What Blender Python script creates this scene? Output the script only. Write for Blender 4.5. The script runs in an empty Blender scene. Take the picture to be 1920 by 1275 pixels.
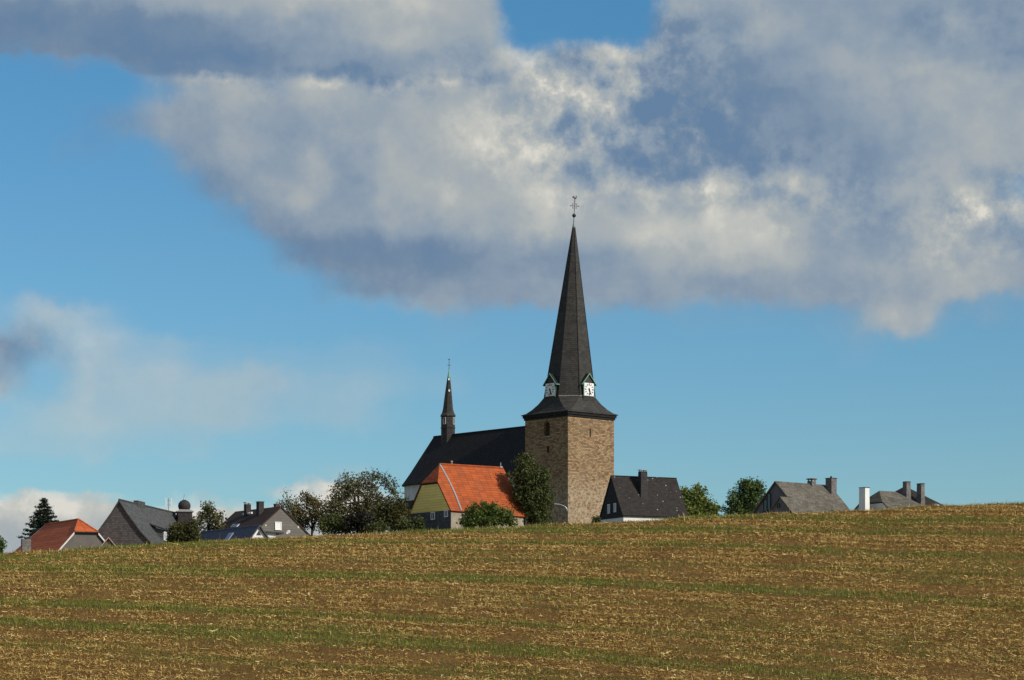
import bpy, bmesh, math, random
import numpy as np
from mathutils import Vector, Matrix

scene = bpy.context.scene
COL = scene.collection
R = math.radians

# ---------------------------------------------------------------- camera, sky, sun, exposure
FPX, CX, HY = 4500.0, 960.0, 1250.0          # focal length, principal column and horizon row of the photo (1920 wide)
cam_d = bpy.data.cameras.new('camera')
cam = bpy.data.objects.new('camera', cam_d)
COL.objects.link(cam)
cam.location = (0, 0, 0)
cam.rotation_euler = (R(90), 0, 0)
cam_d.sensor_width = 36.0
cam_d.lens = 36.0 * FPX / 1920.0
cam_d.shift_y = (HY - 637.5) / 1920.0
cam_d.clip_start = 0.5
cam_d.clip_end = 20000
scene.camera = cam

SUN_EL = R(34)
SUN_AZ = (0.84, -0.54)
_h = math.hypot(*SUN_AZ)
SUN_DIR = Vector((SUN_AZ[0] / _h * math.cos(SUN_EL), SUN_AZ[1] / _h * math.cos(SUN_EL), math.sin(SUN_EL)))
sun_d = bpy.data.lights.new('sun', 'SUN')
sun_d.energy = 4.1
sun_d.angle = R(0.5)
sun_d.color = (1.0, 0.93, 0.82)
sun = bpy.data.objects.new('sun', sun_d)
COL.objects.link(sun)
sun.rotation_euler = SUN_DIR.to_track_quat('Z', 'Y').to_euler()

vs = scene.view_settings
vs.view_transform = 'Standard'
vs.look = 'None'
vs.exposure = 0.0
vs.gamma = 1.0
vs.use_curve_mapping = False
scene.cycles.max_bounces = 5
scene.cycles.diffuse_bounces = 2
scene.cycles.glossy_bounces = 2
scene.cycles.transmission_bounces = 3
scene.cycles.transparent_max_bounces = 4

# ---- cloud cover (C) and cloud brightness (B) of the sky, by azimuth (31 columns) and elevation (rows)
SKY_ROWS = [
    (0, '9999999999999990010099999999998', '3344556677767766666555544444333'),
    (60, '9999999999999991100299999999999', '0011112344566667766433554443433'),
    (120, '6788999989999996799999999999999', '1110000023333447755423334555433'),
    (140, '2234689998999997899999999999999', '2222111122233447867622334556544'),
    (165, '0010279869999999999999999999999', '2213457547777777867822233455655'),
    (180, '0010257969999999999999999999999', '2213456646667777777722223455655'),
    (240, '0013589999999999999999999999999', '2212344544566798767222222345665'),
    (300, '0022148999999999999999999999999', '2222334556466778643212222334565'),
    (360, '0000015899999999999999999999984', '2222222456466777888778675345655'),
    (420, '0000001489999999999999999999986', '2222222233455566777888876445785'),
    (480, '1111111138999999999999999999998', '5555555211111123334567765456766'),
    (540, '0000000002578999988998899998998', '6666666662222333444444444455665'),
    (600, '2443100000001221111122222477332', '8888886666666444444444444566454'),
    (660, '7544332222221100000000000210011', '4488888888888888666666666555533'),
    (720, '6244444443332210000000000000000', '5588888888888888888888888888888'),
    (780, '2344444433321000000000000000000', '8888888888888888888888888888888'),
    (850, '3333222110000000000000000000000', '8888888888888888888888888888888'),
    (895, '1111000001310000000000000000000', '8888888888888888888888888888888'),
    (918, '0000000036730000000000000000000', '9999999999999999999999999999999'),
    (940, '3655124216862000000000000000000', '9999999999999999999999999999999'),
    (962, '8999568647985300000000000000000', '9999999999999999999999999999999'),
    (1000, '8999888768997420000000000000000', '7777777777777777777777777777777'),
]
# how crisp and billowed the cloud is (third field), given where it is not the soft default
SKY_DETAIL = {
    60:  '1111111111111112455553211112322',
    120: '1111111111122234677774211111121',
    140: '1111122233444444677774211111121',
    165: '1111133333444444788874211111111',
    180: '1211121131122225788875311111111',
    240: '1212111111111124788886411111111',
    300: '1111111111111123677766543211111',
    360: '1111111111111111244445555432235',
    420: '1111111111111111111111122334676',
    480: '1111111111111111111111111123444',
    660: '3310000000000000000000000000000',
    600: '1000000000001111111111111111111',
    720: '3000000000000000000000000000000',
    780: '0000000000000000000000000000000',
    850: '0000000000000000000000000000000',
    918: '2222222222222222222222222222222',
    940: '2222222222222222222222222222222',
    962: '2222222222222222222222222222222',
}
CLOUD_RAMP = [(0.0, (.130, .222, .360)), (0.2, (.168, .250, .365)), (0.45, (.262, .335, .420)), (0.7, (.390, .430, .450)), (0.88, (.53, .54, .51)), (1.0, (.70, .68, .62))]
SKY_STRENGTH = 0.09

world = bpy.data.worlds.new('World')
scene.world = world
world.use_nodes = True
wt = world.node_tree
for n in list(wt.nodes):
    wt.nodes.remove(n)


def wn(kind, **kw):
    n = wt.nodes.new(kind)
    for k, v in kw.items():
        setattr(n, k, v)
    return n


def put(sock_in, val):
    if hasattr(val, 'is_linked') or hasattr(val, 'links'):
        sock_in.id_data.links.new(val, sock_in)
    else:
        sock_in.default_value = val


def wmath(op, a, b=None, c=None, clamp=False):
    n = wn('ShaderNodeMath', operation=op)
    n.use_clamp = clamp
    put(n.inputs[0], a)
    if b is not None:
        put(n.inputs[1], b)
    if c is not None:
        put(n.inputs[2], c)
    return n.outputs[0]


def wvec(op, a, b):
    n = wn('ShaderNodeVectorMath', operation=op)
    put(n.inputs[0], a)
    if op == 'SCALE':
        put(n.inputs['Scale'], b)
    else:
        put(n.inputs[1], b)
    return n.outputs[0]


def wnoise(vec, scale, detail=6.0, rough=0.55, color=False, dist=0.0):
    n = wn('ShaderNodeTexNoise')
    put(n.inputs['Vector'], vec)
    n.inputs['Scale'].default_value = scale
    n.inputs['Detail'].default_value = detail
    n.inputs['Roughness'].default_value = rough
    n.inputs['Distortion'].default_value = dist
    return n.outputs['Color'] if color else n.outputs['Fac']


def wrange(v, a, b, c, d, kind='LINEAR'):
    n = wn('ShaderNodeMapRange', interpolation_type=kind)
    n.clamp = True
    put(n.inputs[0], v)
    for i, x in enumerate((a, b, c, d)):
        n.inputs[i + 1].default_value = x
    return n.outputs[0]


tc = wn('ShaderNodeTexCoord').outputs['Generated']
sep = wn('ShaderNodeSeparateXYZ')
put(sep.inputs[0], tc)
dx, dy, dz = sep.outputs
hyp = wmath('SQRT', wmath('ADD', wmath('MULTIPLY', dx, dx), wmath('MULTIPLY', dy, dy)))
az = wmath('ARCTAN2', dx, dy)
el = wmath('DIVIDE', dz, wmath('MAXIMUM', hyp, 0.02))
# warp of the sky directions, so that cloud edges are ragged
w1 = wvec('SUBTRACT', wnoise(tc, 26.0, 7.0, 0.58, True), (0.5, 0.5, 0.5))
w2 = wvec('SUBTRACT', wnoise(tc, 95.0, 6.0, 0.62, True), (0.5, 0.5, 0.5))
s1 = wn('ShaderNodeSeparateXYZ'); put(s1.inputs[0], w1)
s2 = wn('ShaderNodeSeparateXYZ'); put(s2.inputs[0], w2)
WA, WB = 0.024, 0.010
azw = wmath('ADD', az, wmath('ADD', wmath('MULTIPLY', s1.outputs[0], WA), wmath('MULTIPLY', s2.outputs[0], WB)))
elw = wmath('ADD', el, wmath('ADD', wmath('MULTIPLY', s1.outputs[1], WA * 0.8), wmath('MULTIPLY', s2.outputs[1], WB)))
AZH = math.atan(960 / FPX)
U = wmath('PINGPONG', wmath('DIVIDE', wmath('ADD', azw, AZH), 2 * AZH), 1.0)
V = wmath('ABSOLUTE', wmath('SUBTRACT', HY, wmath('MULTIPLY', elw, FPX)))   # row; mirrored above the first one
cov_lum = None
for k, (row, cc, bb) in enumerate(SKY_ROWS):
    ramp = wn('ShaderNodeValToRGB')
    cr = ramp.color_ramp
    cr.interpolation = 'CARDINAL'
    while len(cr.elements) < 31:
        cr.elements.new(0.5)
    for i in range(31):
        cr.elements[i].position = i / 30.0
    for i in range(31):
        cr.elements[i].color = (int(cc[i]) / 9.0, int(bb[i]) / 9.0, int(SKY_DETAIL.get(row, '1' * 31)[i]) / 9.0, 1)
    put(ramp.inputs[0], U)
    if cov_lum is None:
        cov_lum = ramp.outputs[0]
    else:
        m = wn('ShaderNodeMix', data_type='RGBA')
        put(m.inputs[0], wrange(V, SKY_ROWS[k - 1][0], row, 0, 1, 'SMOOTHSTEP'))
        put(m.inputs[6], cov_lum)
        put(m.inputs[7], ramp.outputs[0])
        cov_lum = m.outputs[2]
cl = wn('ShaderNodeSeparateColor'); put(cl.inputs[0], cov_lum)
cover, lum, det = cl.outputs[0], cl.outputs[1], cl.outputs[2]
cover = wmath('MULTIPLY', cover, wrange(el, 0.30, 0.62, 1.0, 0.75))      # thinner cloud towards the zenith
fa = wnoise(tc, 42.0, 9.0, 0.60)
fb = wnoise(wvec('ADD', tc, (0.006, -0.001, 0.009)), 42.0, 9.0, 0.60)
fd = wnoise(wvec('ADD', tc, (3.1, 1.7, 0.4)), 105.0, 8.0, 0.60)
fc = wnoise(wvec('MULTIPLY', tc, (1.0, 1.0, 1.5)), 14.0, 5.0, 0.5)
edge = wmath('MULTIPLY', wmath('MULTIPLY', cover, wmath('SUBTRACT', 1.15, cover)), wmath('ADD', 0.5, wmath('MULTIPLY', det, 3.2)))
alpha = wmath('ADD', cover, wmath('MULTIPLY', wmath('ADD', wmath('MULTIPLY', wmath('SUBTRACT', fa, 0.5), 0.8), wmath('MULTIPLY', wmath('SUBTRACT', fd, 0.5), 0.35)), edge))
alpha = wrange(alpha, 0.05, 0.88, 0, 1, 'SMOOTHSTEP')
dd = wmath('ADD', 0.06, wmath('MULTIPLY', det, 0.95))
relief = wmath('MULTIPLY', wmath('SUBTRACT', fa, fb), wmath('MULTIPLY', dd, 1.6))
crisp = wrange(wmath('ADD', wmath('MULTIPLY', fa, 0.6), wmath('MULTIPLY', fd, 0.4)), 0.41, 0.59, -0.5, 0.5, 'SMOOTHSTEP')
lum2 = wmath('ADD', wmath('ADD', wmath('MULTIPLY', lum, 0.92), 0.05), relief)
lum2 = wmath('ADD', lum2, wmath('MULTIPLY', crisp, wmath('MULTIPLY', dd, 0.40)))
lum2 = wmath('SUBTRACT', lum2, wmath('MULTIPLY', det, 0.13))
lum2 = wmath('ADD', lum2, wmath('MULTIPLY', wmath('SUBTRACT', fd, 0.5), 0.05))
lum2 = wmath('ADD', lum2, wmath('MULTIPLY', wmath('SUBTRACT', fc, 0.5), 0.20))
cr_n = wn('ShaderNodeValToRGB')
cr = cr_n.color_ramp
while len(cr.elements) < len(CLOUD_RAMP):
    cr.elements.new(0.5)
for i, (p, c) in enumerate(CLOUD_RAMP):
    cr.elements[i].position = p
for i, (p, c) in enumerate(CLOUD_RAMP):
    cr.elements[i].color = (c[0], c[1], c[2], 1)
put(cr_n.inputs[0], lum2)
cloud_col = wvec('SCALE', cr_n.outputs[0], 1.0 / SKY_STRENGTH)
sky = wn('ShaderNodeTexSky', sky_type='NISHITA')
sky.sun_disc = False
sky.sun_elevation = SUN_EL
sky.sun_rotation = math.atan2(SUN_AZ[0], SUN_AZ[1])
sky.altitude = 300
sky.air_density = 1.0
sky.dust_density = 0.45
sky.ozone_density = 3.0
comb = wn('ShaderNodeCombineXYZ')
put(comb.inputs[0], wmath('ADD', wrange(el, 0.04, 0.28, 0.70, 0.54), wrange(el, 0.35, 0.9, 0.0, 0.36)))
put(comb.inputs[1], wrange(el, 0.04, 0.28, 0.94, 1.03))
put(comb.inputs[2], wrange(el, 0.04, 0.28, 1.01, 1.17))
sky_tint = wvec('MULTIPLY', sky.outputs[0], comb.outputs[0])
mx = wn('ShaderNodeMix', data_type='RGBA')
put(mx.inputs[0], alpha)
put(mx.inputs[6], sky_tint)
put(mx.inputs[7], cloud_col)
bg = wn('ShaderNodeBackground')
put(bg.inputs['Color'], mx.outputs[2])
bg.inputs['Strength'].default_value = SKY_STRENGTH
wo = wn('ShaderNodeOutputWorld')
put(wo.inputs['Surface'], bg.outputs[0])

# ---------------------------------------------------------------- helpers
def PX(px, py, Y):
    """world point seen at photo pixel (px, py) at distance Y"""
    return Vector(((px - CX) / FPX * Y, Y, (HY - py) / FPX * Y))


def tag(o, label=None, cat=None, group=None, kind=None):
    if label: o['label'] = label
    if cat: o['category'] = cat
    if group: o['group'] = group
    if kind: o['kind'] = kind
    return o


def thing(name, label, cat, loc, group=None):
    o = bpy.data.objects.new(name, None)
    o.empty_display_size = 1.0
    COL.objects.link(o)
    o.location = loc
    o.matrix_world = Matrix.Translation(loc)
    return tag(o, label, cat, group)


def world_loc(o):
    v = Vector(o.location)
    while o.parent:
        o = o.parent
        v += Vector(o.location)
    return v


def auto_uv(me):
    uv = me.uv_layers.get('UVMap') or me.uv_layers.new(name='UVMap')
    up = Vector((0, 0, 1))
    for p in me.polygons:
        n = p.normal
        t = up.cross(n)
        if t.length < 1e-3:
            t = Vector((1, 0, 0))
        t.normalize()
        b = n.cross(t)
        for li in p.loop_indices:
            co = me.vertices[me.loops[li].vertex_index].co
            uv.data[li].uv = (co.dot(t), co.dot(b))


class MB:
    """collects shapes in world coordinates and links them as one mesh object"""
    def __init__(s):
        s.v = []; s.f = []

    def poly(s, pts):
        i = len(s.v)
        s.v += [Vector(p) for p in pts]
        s.f.append(list(range(i, i + len(pts))))
        return s

    def prism(s, pts, ext):
        pts = [Vector(p) for p in pts]
        ext = Vector(ext)
        n = Vector((0, 0, 0))
        for k in range(len(pts)):
            a, b = pts[k], pts[(k + 1) % len(pts)]
            n += a.cross(b)
        if n.dot(ext) > 0:
            pts.reverse()
        i = len(s.v); m = len(pts)
        s.v += pts + [p + ext for p in pts]
        s.f.append(list(range(i, i + m)))
        s.f.append([i + m + k for k in reversed(range(m))])
        for k in range(m):
            k2 = (k + 1) % m
            s.f.append([i + k2, i + k, i + m + k, i + m + k2])
        return s

    def slab(s, pts, th):
        pts = [Vector(p) for p in pts]
        n = Vector((0, 0, 0))
        for k in range(len(pts)):
            n += pts[k].cross(pts[(k + 1) % len(pts)])
        n.normalize()
        if n.z < 0: n = -n
        return s.prism(pts, -n * th)

    def box(s, o, u, v, w):
        """o corner, u v w edge vectors"""
        o, u, v, w = Vector(o), Vector(u), Vector(v), Vector(w)
        return s.prism([o, o + u, o + u + v, o + v], w)

    def rings(s, rings, cap0=True, cap1=True):
        i = len(s.v); m = len(rings[0])
        for r in rings:
            s.v += [Vector(p) for p in r]
        for k in range(len(rings) - 1):
            for j in range(m):
                j2 = (j + 1) % m
                s.f.append([i + k * m + j, i + k * m + j2, i + (k + 1) * m + j2, i + (k + 1) * m + j])
        if cap0: s.f.append([i + j for j in reversed(range(m))])
        if cap1: s.f.append([i + (len(rings) - 1) * m + j for j in range(m)])
        return s

    def tube(s, pts, rad, seg=6):
        pts = [Vector(p) for p in pts]
        rg = []
        for k, p in enumerate(pts):
            d = (pts[min(k + 1, len(pts) - 1)] - pts[max(k - 1, 0)]).normalized()
            a = d.cross(Vector((0, 0, 1)))
            if a.length < 1e-3: a = Vector((1, 0, 0))
            a.normalize(); b = a.cross(d)
            r = rad[k] if isinstance(rad, (list, tuple)) else rad
            rg.append([p + (a * math.cos(t) - b * math.sin(t)) * r for t in [2 * math.pi * j / seg for j in range(seg)]])
        return s.rings(rg)

    def lathe(s, c, prof, seg=16, rot=0.0):
        c = Vector(c)
        rg = [[c + Vector((r * math.cos(rot + 2 * math.pi * j / seg), r * math.sin(rot + 2 * math.pi * j / seg), z)) for j in range(seg)] for r, z in prof]
        return s.rings(rg)

    def build(s, name, mat, parent=None, smooth=False, uv=True, merge=False):
        me = bpy.data.meshes.new(name)
        off = world_loc(parent) if parent else Vector((0, 0, 0))
        me.from_pydata([tuple(p - off) for p in s.v], [], s.f)
        me.update()
        if merge:
            bm = bmesh.new(); bm.from_mesh(me)
            bmesh.ops.remove_doubles(bm, verts=bm.verts, dist=1e-4)
            bm.to_mesh(me); bm.free(); me.update()
        if smooth:
            for p in me.polygons: p.use_smooth = True
        if uv: auto_uv(me)
        for m in (mat if isinstance(mat, (list, tuple)) else [mat]):
            me.materials.append(m)
        o = bpy.data.objects.new(name, me)
        COL.objects.link(o)
        if parent: o.parent = parent
        return o


def carve(o, cutters):
    """cut openings (list of MB) out of o"""
    off = world_loc(o)
    for c in cutters:
        me = bpy.data.meshes.new('cut'); me.from_pydata([tuple(p - off) for p in c.v], [], c.f); me.update()
        bm = bmesh.new(); bm.from_mesh(me); bmesh.ops.recalc_face_normals(bm, faces=bm.faces); bm.to_mesh(me); bm.free()
        co = bpy.data.objects.new('cut', me); COL.objects.link(co); co.location = off
        bm = bmesh.new(); bm.from_mesh(o.data); bmesh.ops.recalc_face_normals(bm, faces=bm.faces); bm.to_mesh(o.data); bm.free()
        md = o.modifiers.new('cut', 'BOOLEAN'); md.operation = 'DIFFERENCE'; md.object = co; md.solver = 'EXACT'
        bpy.context.view_layer.update()
        dg = bpy.context.evaluated_depsgraph_get()
        nm = bpy.data.meshes.new_from_object(o.evaluated_get(dg))
        o.modifiers.remove(md)
        nm.name = o.name
        o.data = nm
        bpy.data.objects.remove(co)
    auto_uv(o.data)


def noise2(x, y, seed=0):
    x = np.asarray(x, float); y = np.asarray(y, float)
    xi = np.floor(x).astype(np.int64); yi = np.floor(y).astype(np.int64)
    fx = x - xi; fy = y - yi
    fx = fx * fx * (3 - 2 * fx); fy = fy * fy * (3 - 2 * fy)

    def h(a, b):
        n = (a * 374761393 + b * 668265263 + seed * 974634777) & 0xFFFFFFFF
        n = ((n ^ (n >> 13)) * 1274126177) & 0xFFFFFFFF
        return ((n ^ (n >> 16)) & 0xFFFF) / 65535.0
    return (h(xi, yi) * (1 - fx) + h(xi + 1, yi) * fx) * (1 - fy) + (h(xi, yi + 1) * (1 - fx) + h(xi + 1, yi + 1) * fx) * fy


def fbm2(x, y, seed=0, oct=4):
    a, s, t = 0.5, 0.0, 0.0
    for k in range(oct):
        s = s + a * noise2(np.asarray(x) * 2 ** k, np.asarray(y) * 2 ** k, seed + k); t += a; a *= 0.5
    return s / t


def quads_object(name, Q, mat, parent=None, loc=(0, 0, 0)):
    """Q: (N, 4, 3) array -> one mesh of N separate quads"""
    N = len(Q)
    me = bpy.data.meshes.new(name)
    me.vertices.add(N * 4)
    me.vertices.foreach_set('co', (Q - np.array(loc)).astype(np.float32).ravel())
    me.loops.add(N * 4)
    me.loops.foreach_set('vertex_index', np.arange(N * 4, dtype=np.int32))
    me.polygons.add(N)
    me.polygons.foreach_set('loop_start', np.arange(0, N * 4, 4, dtype=np.int32))
    me.update(calc_edges=True)
    me.validate()
    me.materials.append(mat)
    o = bpy.data.objects.new(name, me)
    COL.objects.link(o)
    if parent: o.parent = parent
    return o


# ---------------------------------------------------------------- materials
class NT:
    def __init__(s, name):
        s.m = bpy.data.materials.new(name); s.m.use_nodes = True
        s.t = s.m.node_tree
        s.bsdf = s.t.nodes['Principled BSDF']

    def n(s, kind, **kw):
        n = s.t.nodes.new(kind)
        for k, v in kw.items(): setattr(n, k, v)
        return n

    def uv(s):
        return s.n('ShaderNodeUVMap', uv_map='UVMap').outputs[0]

    def obj(s):
        return s.n('ShaderNodeTexCoord').outputs['Object']

    def noise(s, vec, scale, detail=4, rough=0.55, color=False):
        n = s.n('ShaderNodeTexNoise'); put(n.inputs['Vector'], vec)
        n.inputs['Scale'].default_value = scale; n.inputs['Detail'].default_value = detail; n.inputs['Roughness'].default_value = rough
        return n.outputs['Color' if color else 'Fac']

    def mix(s, fac, a, b, blend='MIX'):
        n = s.n('ShaderNodeMix', data_type='RGBA', blend_type=blend)
        put(n.inputs[0], fac)
        for k, v in ((6, a), (7, b)):
            put(n.inputs[k], v if not isinstance(v, tuple) else (v[0], v[1], v[2], 1))
        return n.outputs[2]

    def rng(s, v, a, b, c=0.0, d=1.0, kind='LINEAR'):
        n = s.n('ShaderNodeMapRange', interpolation_type=kind); put(n.inputs[0], v)
        for i, x in enumerate((a, b, c, d)): n.inputs[i + 1].default_value = x
        return n.outputs[0]

    def math(s, op, a, b):
        n = s.n('ShaderNodeMath', operation=op); put(n.inputs[0], a); put(n.inputs[1], b)
        return n.outputs[0]

    def brick(s, vec, c1, c2, mortar, w, h, msize=0.01, bias=0.0, smooth=0.1, offset=0.5):
        n = s.n('ShaderNodeTexBrick'); put(n.inputs['Vector'], vec)
        n.offset = offset
        for k, c in (('Color1', c1), ('Color2', c2), ('Mortar', mortar)):
            put(n.inputs[k], c if not isinstance(c, tuple) else (c[0], c[1], c[2], 1))
        n.inputs['Scale'].default_value = 1.0
        n.inputs['Mortar Size'].default_value = msize; n.inputs['Mortar Smooth'].default_value = smooth
        n.inputs['Bias'].default_value = bias
        n.inputs['Brick Width'].default_value = w; n.inputs['Row Height'].default_value = h
        return n

    def ramp(s, fac, stops):
        n = s.n('ShaderNodeValToRGB'); cr = n.color_ramp
        while len(cr.elements) < len(stops): cr.elements.new(0.5)
        for i, (p, c) in enumerate(stops): cr.elements[i].position = p
        for i, (p, c) in enumerate(stops): cr.elements[i].color = (c[0], c[1], c[2], 1)
        put(n.inputs[0], fac)
        return n.outputs[0]

    def bump(s, h, strength, dist):
        n = s.n('ShaderNodeBump'); put(n.inputs['Height'], h)
        n.inputs['Strength'].default_value = strength; n.inputs['Distance'].default_value = dist
        put(s.bsdf.inputs['Normal'], n.outputs[0])

    def out(s, col, rough=0.8, spec=0.3, metal=0.0):
        put(s.bsdf.inputs['Base Color'], col if not isinstance(col, tuple) else (col[0], col[1], col[2], 1))
        s.bsdf.inputs['Roughness'].default_value = rough
        s.bsdf.inputs['Specular IOR Level'].default_value = spec
        s.bsdf.inputs['Metallic'].default_value = metal
        return s.m


def mul(c, k): return tuple(x * k for x in c)


def plaster(name, col, var=0.25, rough=0.9, streak=True):
    m = NT(name); o = m.obj()
    f = m.noise(o, 0.9, 6, 0.6)
    g = m.noise(o, 6.0, 3)
    c = m.mix(m.rng(f, 0.35, 0.7), mul(col, 1 - var), mul(col, 1 + var * 0.4))
    c = m.mix(m.rng(g, 0.3, 0.7, 0.0, 0.35), c, mul(col, 0.8))
    return m.out(c, rough, 0.2)


def slate(name, col, lichen=(0.22, 0.21, 0.18), amount=0.5, specks=0.0, row=0.20, width=0.34, rough=0.6, spec=0.35, patch=0.4):
    m = NT(name); uv = m.uv(); o = m.obj()
    b = m.brick(uv, mul(col, 0.72), mul(col, 1.30), mul(col, 0.45), width, row, 0.014, 0.0)
    f = m.noise(o, 0.55, 6, 0.62)
    g = m.noise(o, 3.2, 5, 0.65)
    c = m.mix(m.rng(f, 0.42, 0.75, 0, patch), b.outputs['Color'], mul(lichen, 0.6))
    c = m.mix(m.rng(g, 0.56, 0.74, 0, amount), c, lichen)
    if specks > 0:
        v = m.n('ShaderNodeTexVoronoi'); put(v.inputs['Vector'], o); v.inputs['Scale'].default_value = 1.7
        hsel = m.n('ShaderNodeSeparateColor'); put(hsel.inputs[0], v.outputs['Color'])
        dot = m.math('MULTIPLY', m.rng(v.outputs['Distance'], 0.10, 0.16, 1, 0), m.rng(hsel.outputs[0], 0.60, 0.64, 0, 1))
        c = m.mix(m.math('MULTIPLY', dot, specks), c, (0.42, 0.41, 0.38))
    m.bump(b.outputs['Fac'], 0.35, 0.02)
    return m.out(c, rough, spec)


def tiles(name, c1, c2, dark, row=0.33, width=0.26, moss=(0.10, 0.055, 0.03), moss_amt=0.6):
    m = NT(name); uv = m.uv(); o = m.obj()
    wob = m.noise(o, 1.2, 3, 0.5, True)
    vv = m.n('ShaderNodeVectorMath', operation='MULTIPLY_ADD')
    put(vv.inputs[0], wob); vv.inputs[1].default_value = (0.05, 0.16, 0); put(vv.inputs[2], uv)
    b = m.brick(vv.outputs[0], c1, c2, dark, width, row, 0.026, -0.1, 0.5, offset=0.0)
    f = m.noise(o, 0.7, 6, 0.65)
    g = m.noise(o, 4.0, 4, 0.7)
    c = m.mix(m.rng(f, 0.5, 0.78, 0, moss_amt), b.outputs['Color'], moss)
    c = m.mix(m.rng(g, 0.58, 0.72, 0, 0.55), c, mul(moss, 0.8))
    m.bump(b.outputs['Fac'], -0.8, 0.05)
    return m.out(c, 0.75, 0.25)


def plain(name, col, rough=0.6, spec=0.3, metal=0.0, var=0.15):
    m = NT(name)
    f = m.noise(m.obj(), 7.0, 4)
    return m.out(m.mix(m.rng(f, 0.3, 0.7), mul(col, 1 - var), mul(col, 1 + var * 0.5)), rough, spec, metal)


def stone_mat():
    m = NT('tower_stone'); uv = m.uv(); o = m.obj()
    wob = m.noise(o, 1.6, 4, 0.6, True)
    vv = m.n('ShaderNodeVectorMath', operation='MULTIPLY_ADD')
    put(vv.inputs[0], wob); vv.inputs[1].default_value = (0.22, 0.12, 0); put(vv.inputs[2], uv)
    b = m.brick(vv.outputs[0], (0.170, 0.106, 0.058), (0.43, 0.297, 0.165), (0.060, 0.040, 0.025), 0.40, 0.195, 0.018, 0.10, 0.3)
    b2 = m.brick(vv.outputs[0], (0, 0, 0), (1, 1, 1), (0.5, 0.5, 0.5), 0.40, 0.195, 0.0, 0.0)
    s2 = m.n('ShaderNodeSeparateColor'); put(s2.inputs[0], b2.outputs['Color'])
    c = m.mix(m.rng(s2.outputs[0], 0.86, 0.93, 0, 0.8), b.outputs['Color'], (0.120, 0.052, 0.030))     # reddish stones
    sm = m.noise(o, 5.5, 5, 0.7)
    c = m.mix(m.rng(sm, 0.57, 0.66, 0, 0.85), c, (0.06, 0.04, 0.026))                                   # holes and dark joints
    lg = m.noise(o, 0.35, 5, 0.6)
    c = m.mix(m.rng(lg, 0.45, 0.7, 0, 0.35), c, (0.22, 0.165, 0.10))
    # lime bloom on the lowest part of the wall
    se = m.n('ShaderNodeSeparateXYZ'); put(se.inputs[0], o)
    hh = m.math('ADD', se.outputs[2], m.math('MULTIPLY', m.noise(o, 0.9, 5, 0.65), 6.0))
    low = m.rng(hh, 9.0, 13.0, 0.8, 0.0, 'SMOOTHSTEP')
    st = m.rng(m.noise(o, 2.6, 5, 0.7), 0.42, 0.62)
    c = m.mix(m.math('MULTIPLY', low, st), c, (0.44, 0.37, 0.27))
    m.bump(b.outputs['Fac'], -0.6, 0.04)
    return m.out(c, 0.9, 0.15)


def leaf_mat(name, stops, trans=0.25):
    m = NT(name)
    r = m.n('ShaderNodeNewGeometry').outputs['Random Per Island']
    f = m.noise(m.obj(), 0.55, 4, 0.6)
    fac = m.math('ADD', m.math('MULTIPLY', r, 0.62), m.rng(f, 0.3, 0.7, 0.0, 0.38))
    c = m.ramp(fac, stops)
    m.out(c, 0.55, 0.25)
    tr = m.n('ShaderNodeBsdfTranslucent'); put(tr.inputs['Color'], c)
    mixs = m.n('ShaderNodeMixShader'); mixs.inputs[0].default_value = trans
    outn = m.t.nodes['Material Output']
    m.t.links.new(m.bsdf.outputs[0], mixs.inputs[1]); m.t.links.new(tr.outputs[0], mixs.inputs[2])
    m.t.links.new(mixs.outputs[0], outn.inputs['Surface'])
    return m.m


def boards(name, col, row=0.22):
    m = NT(name); uv = m.uv(); o = m.obj()
    b = m.brick(uv, mul(col, 0.92), mul(col, 1.08), mul(col, 0.6), 2.4, row, 0.016, 0.0)
    f = m.noise(o, 1.4, 5, 0.6)
    return m.out(m.mix(m.rng(f, 0.4, 0.7, 0, 0.35), b.outputs['Color'], mul(col, 0.72)), 0.8, 0.2)


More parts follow.
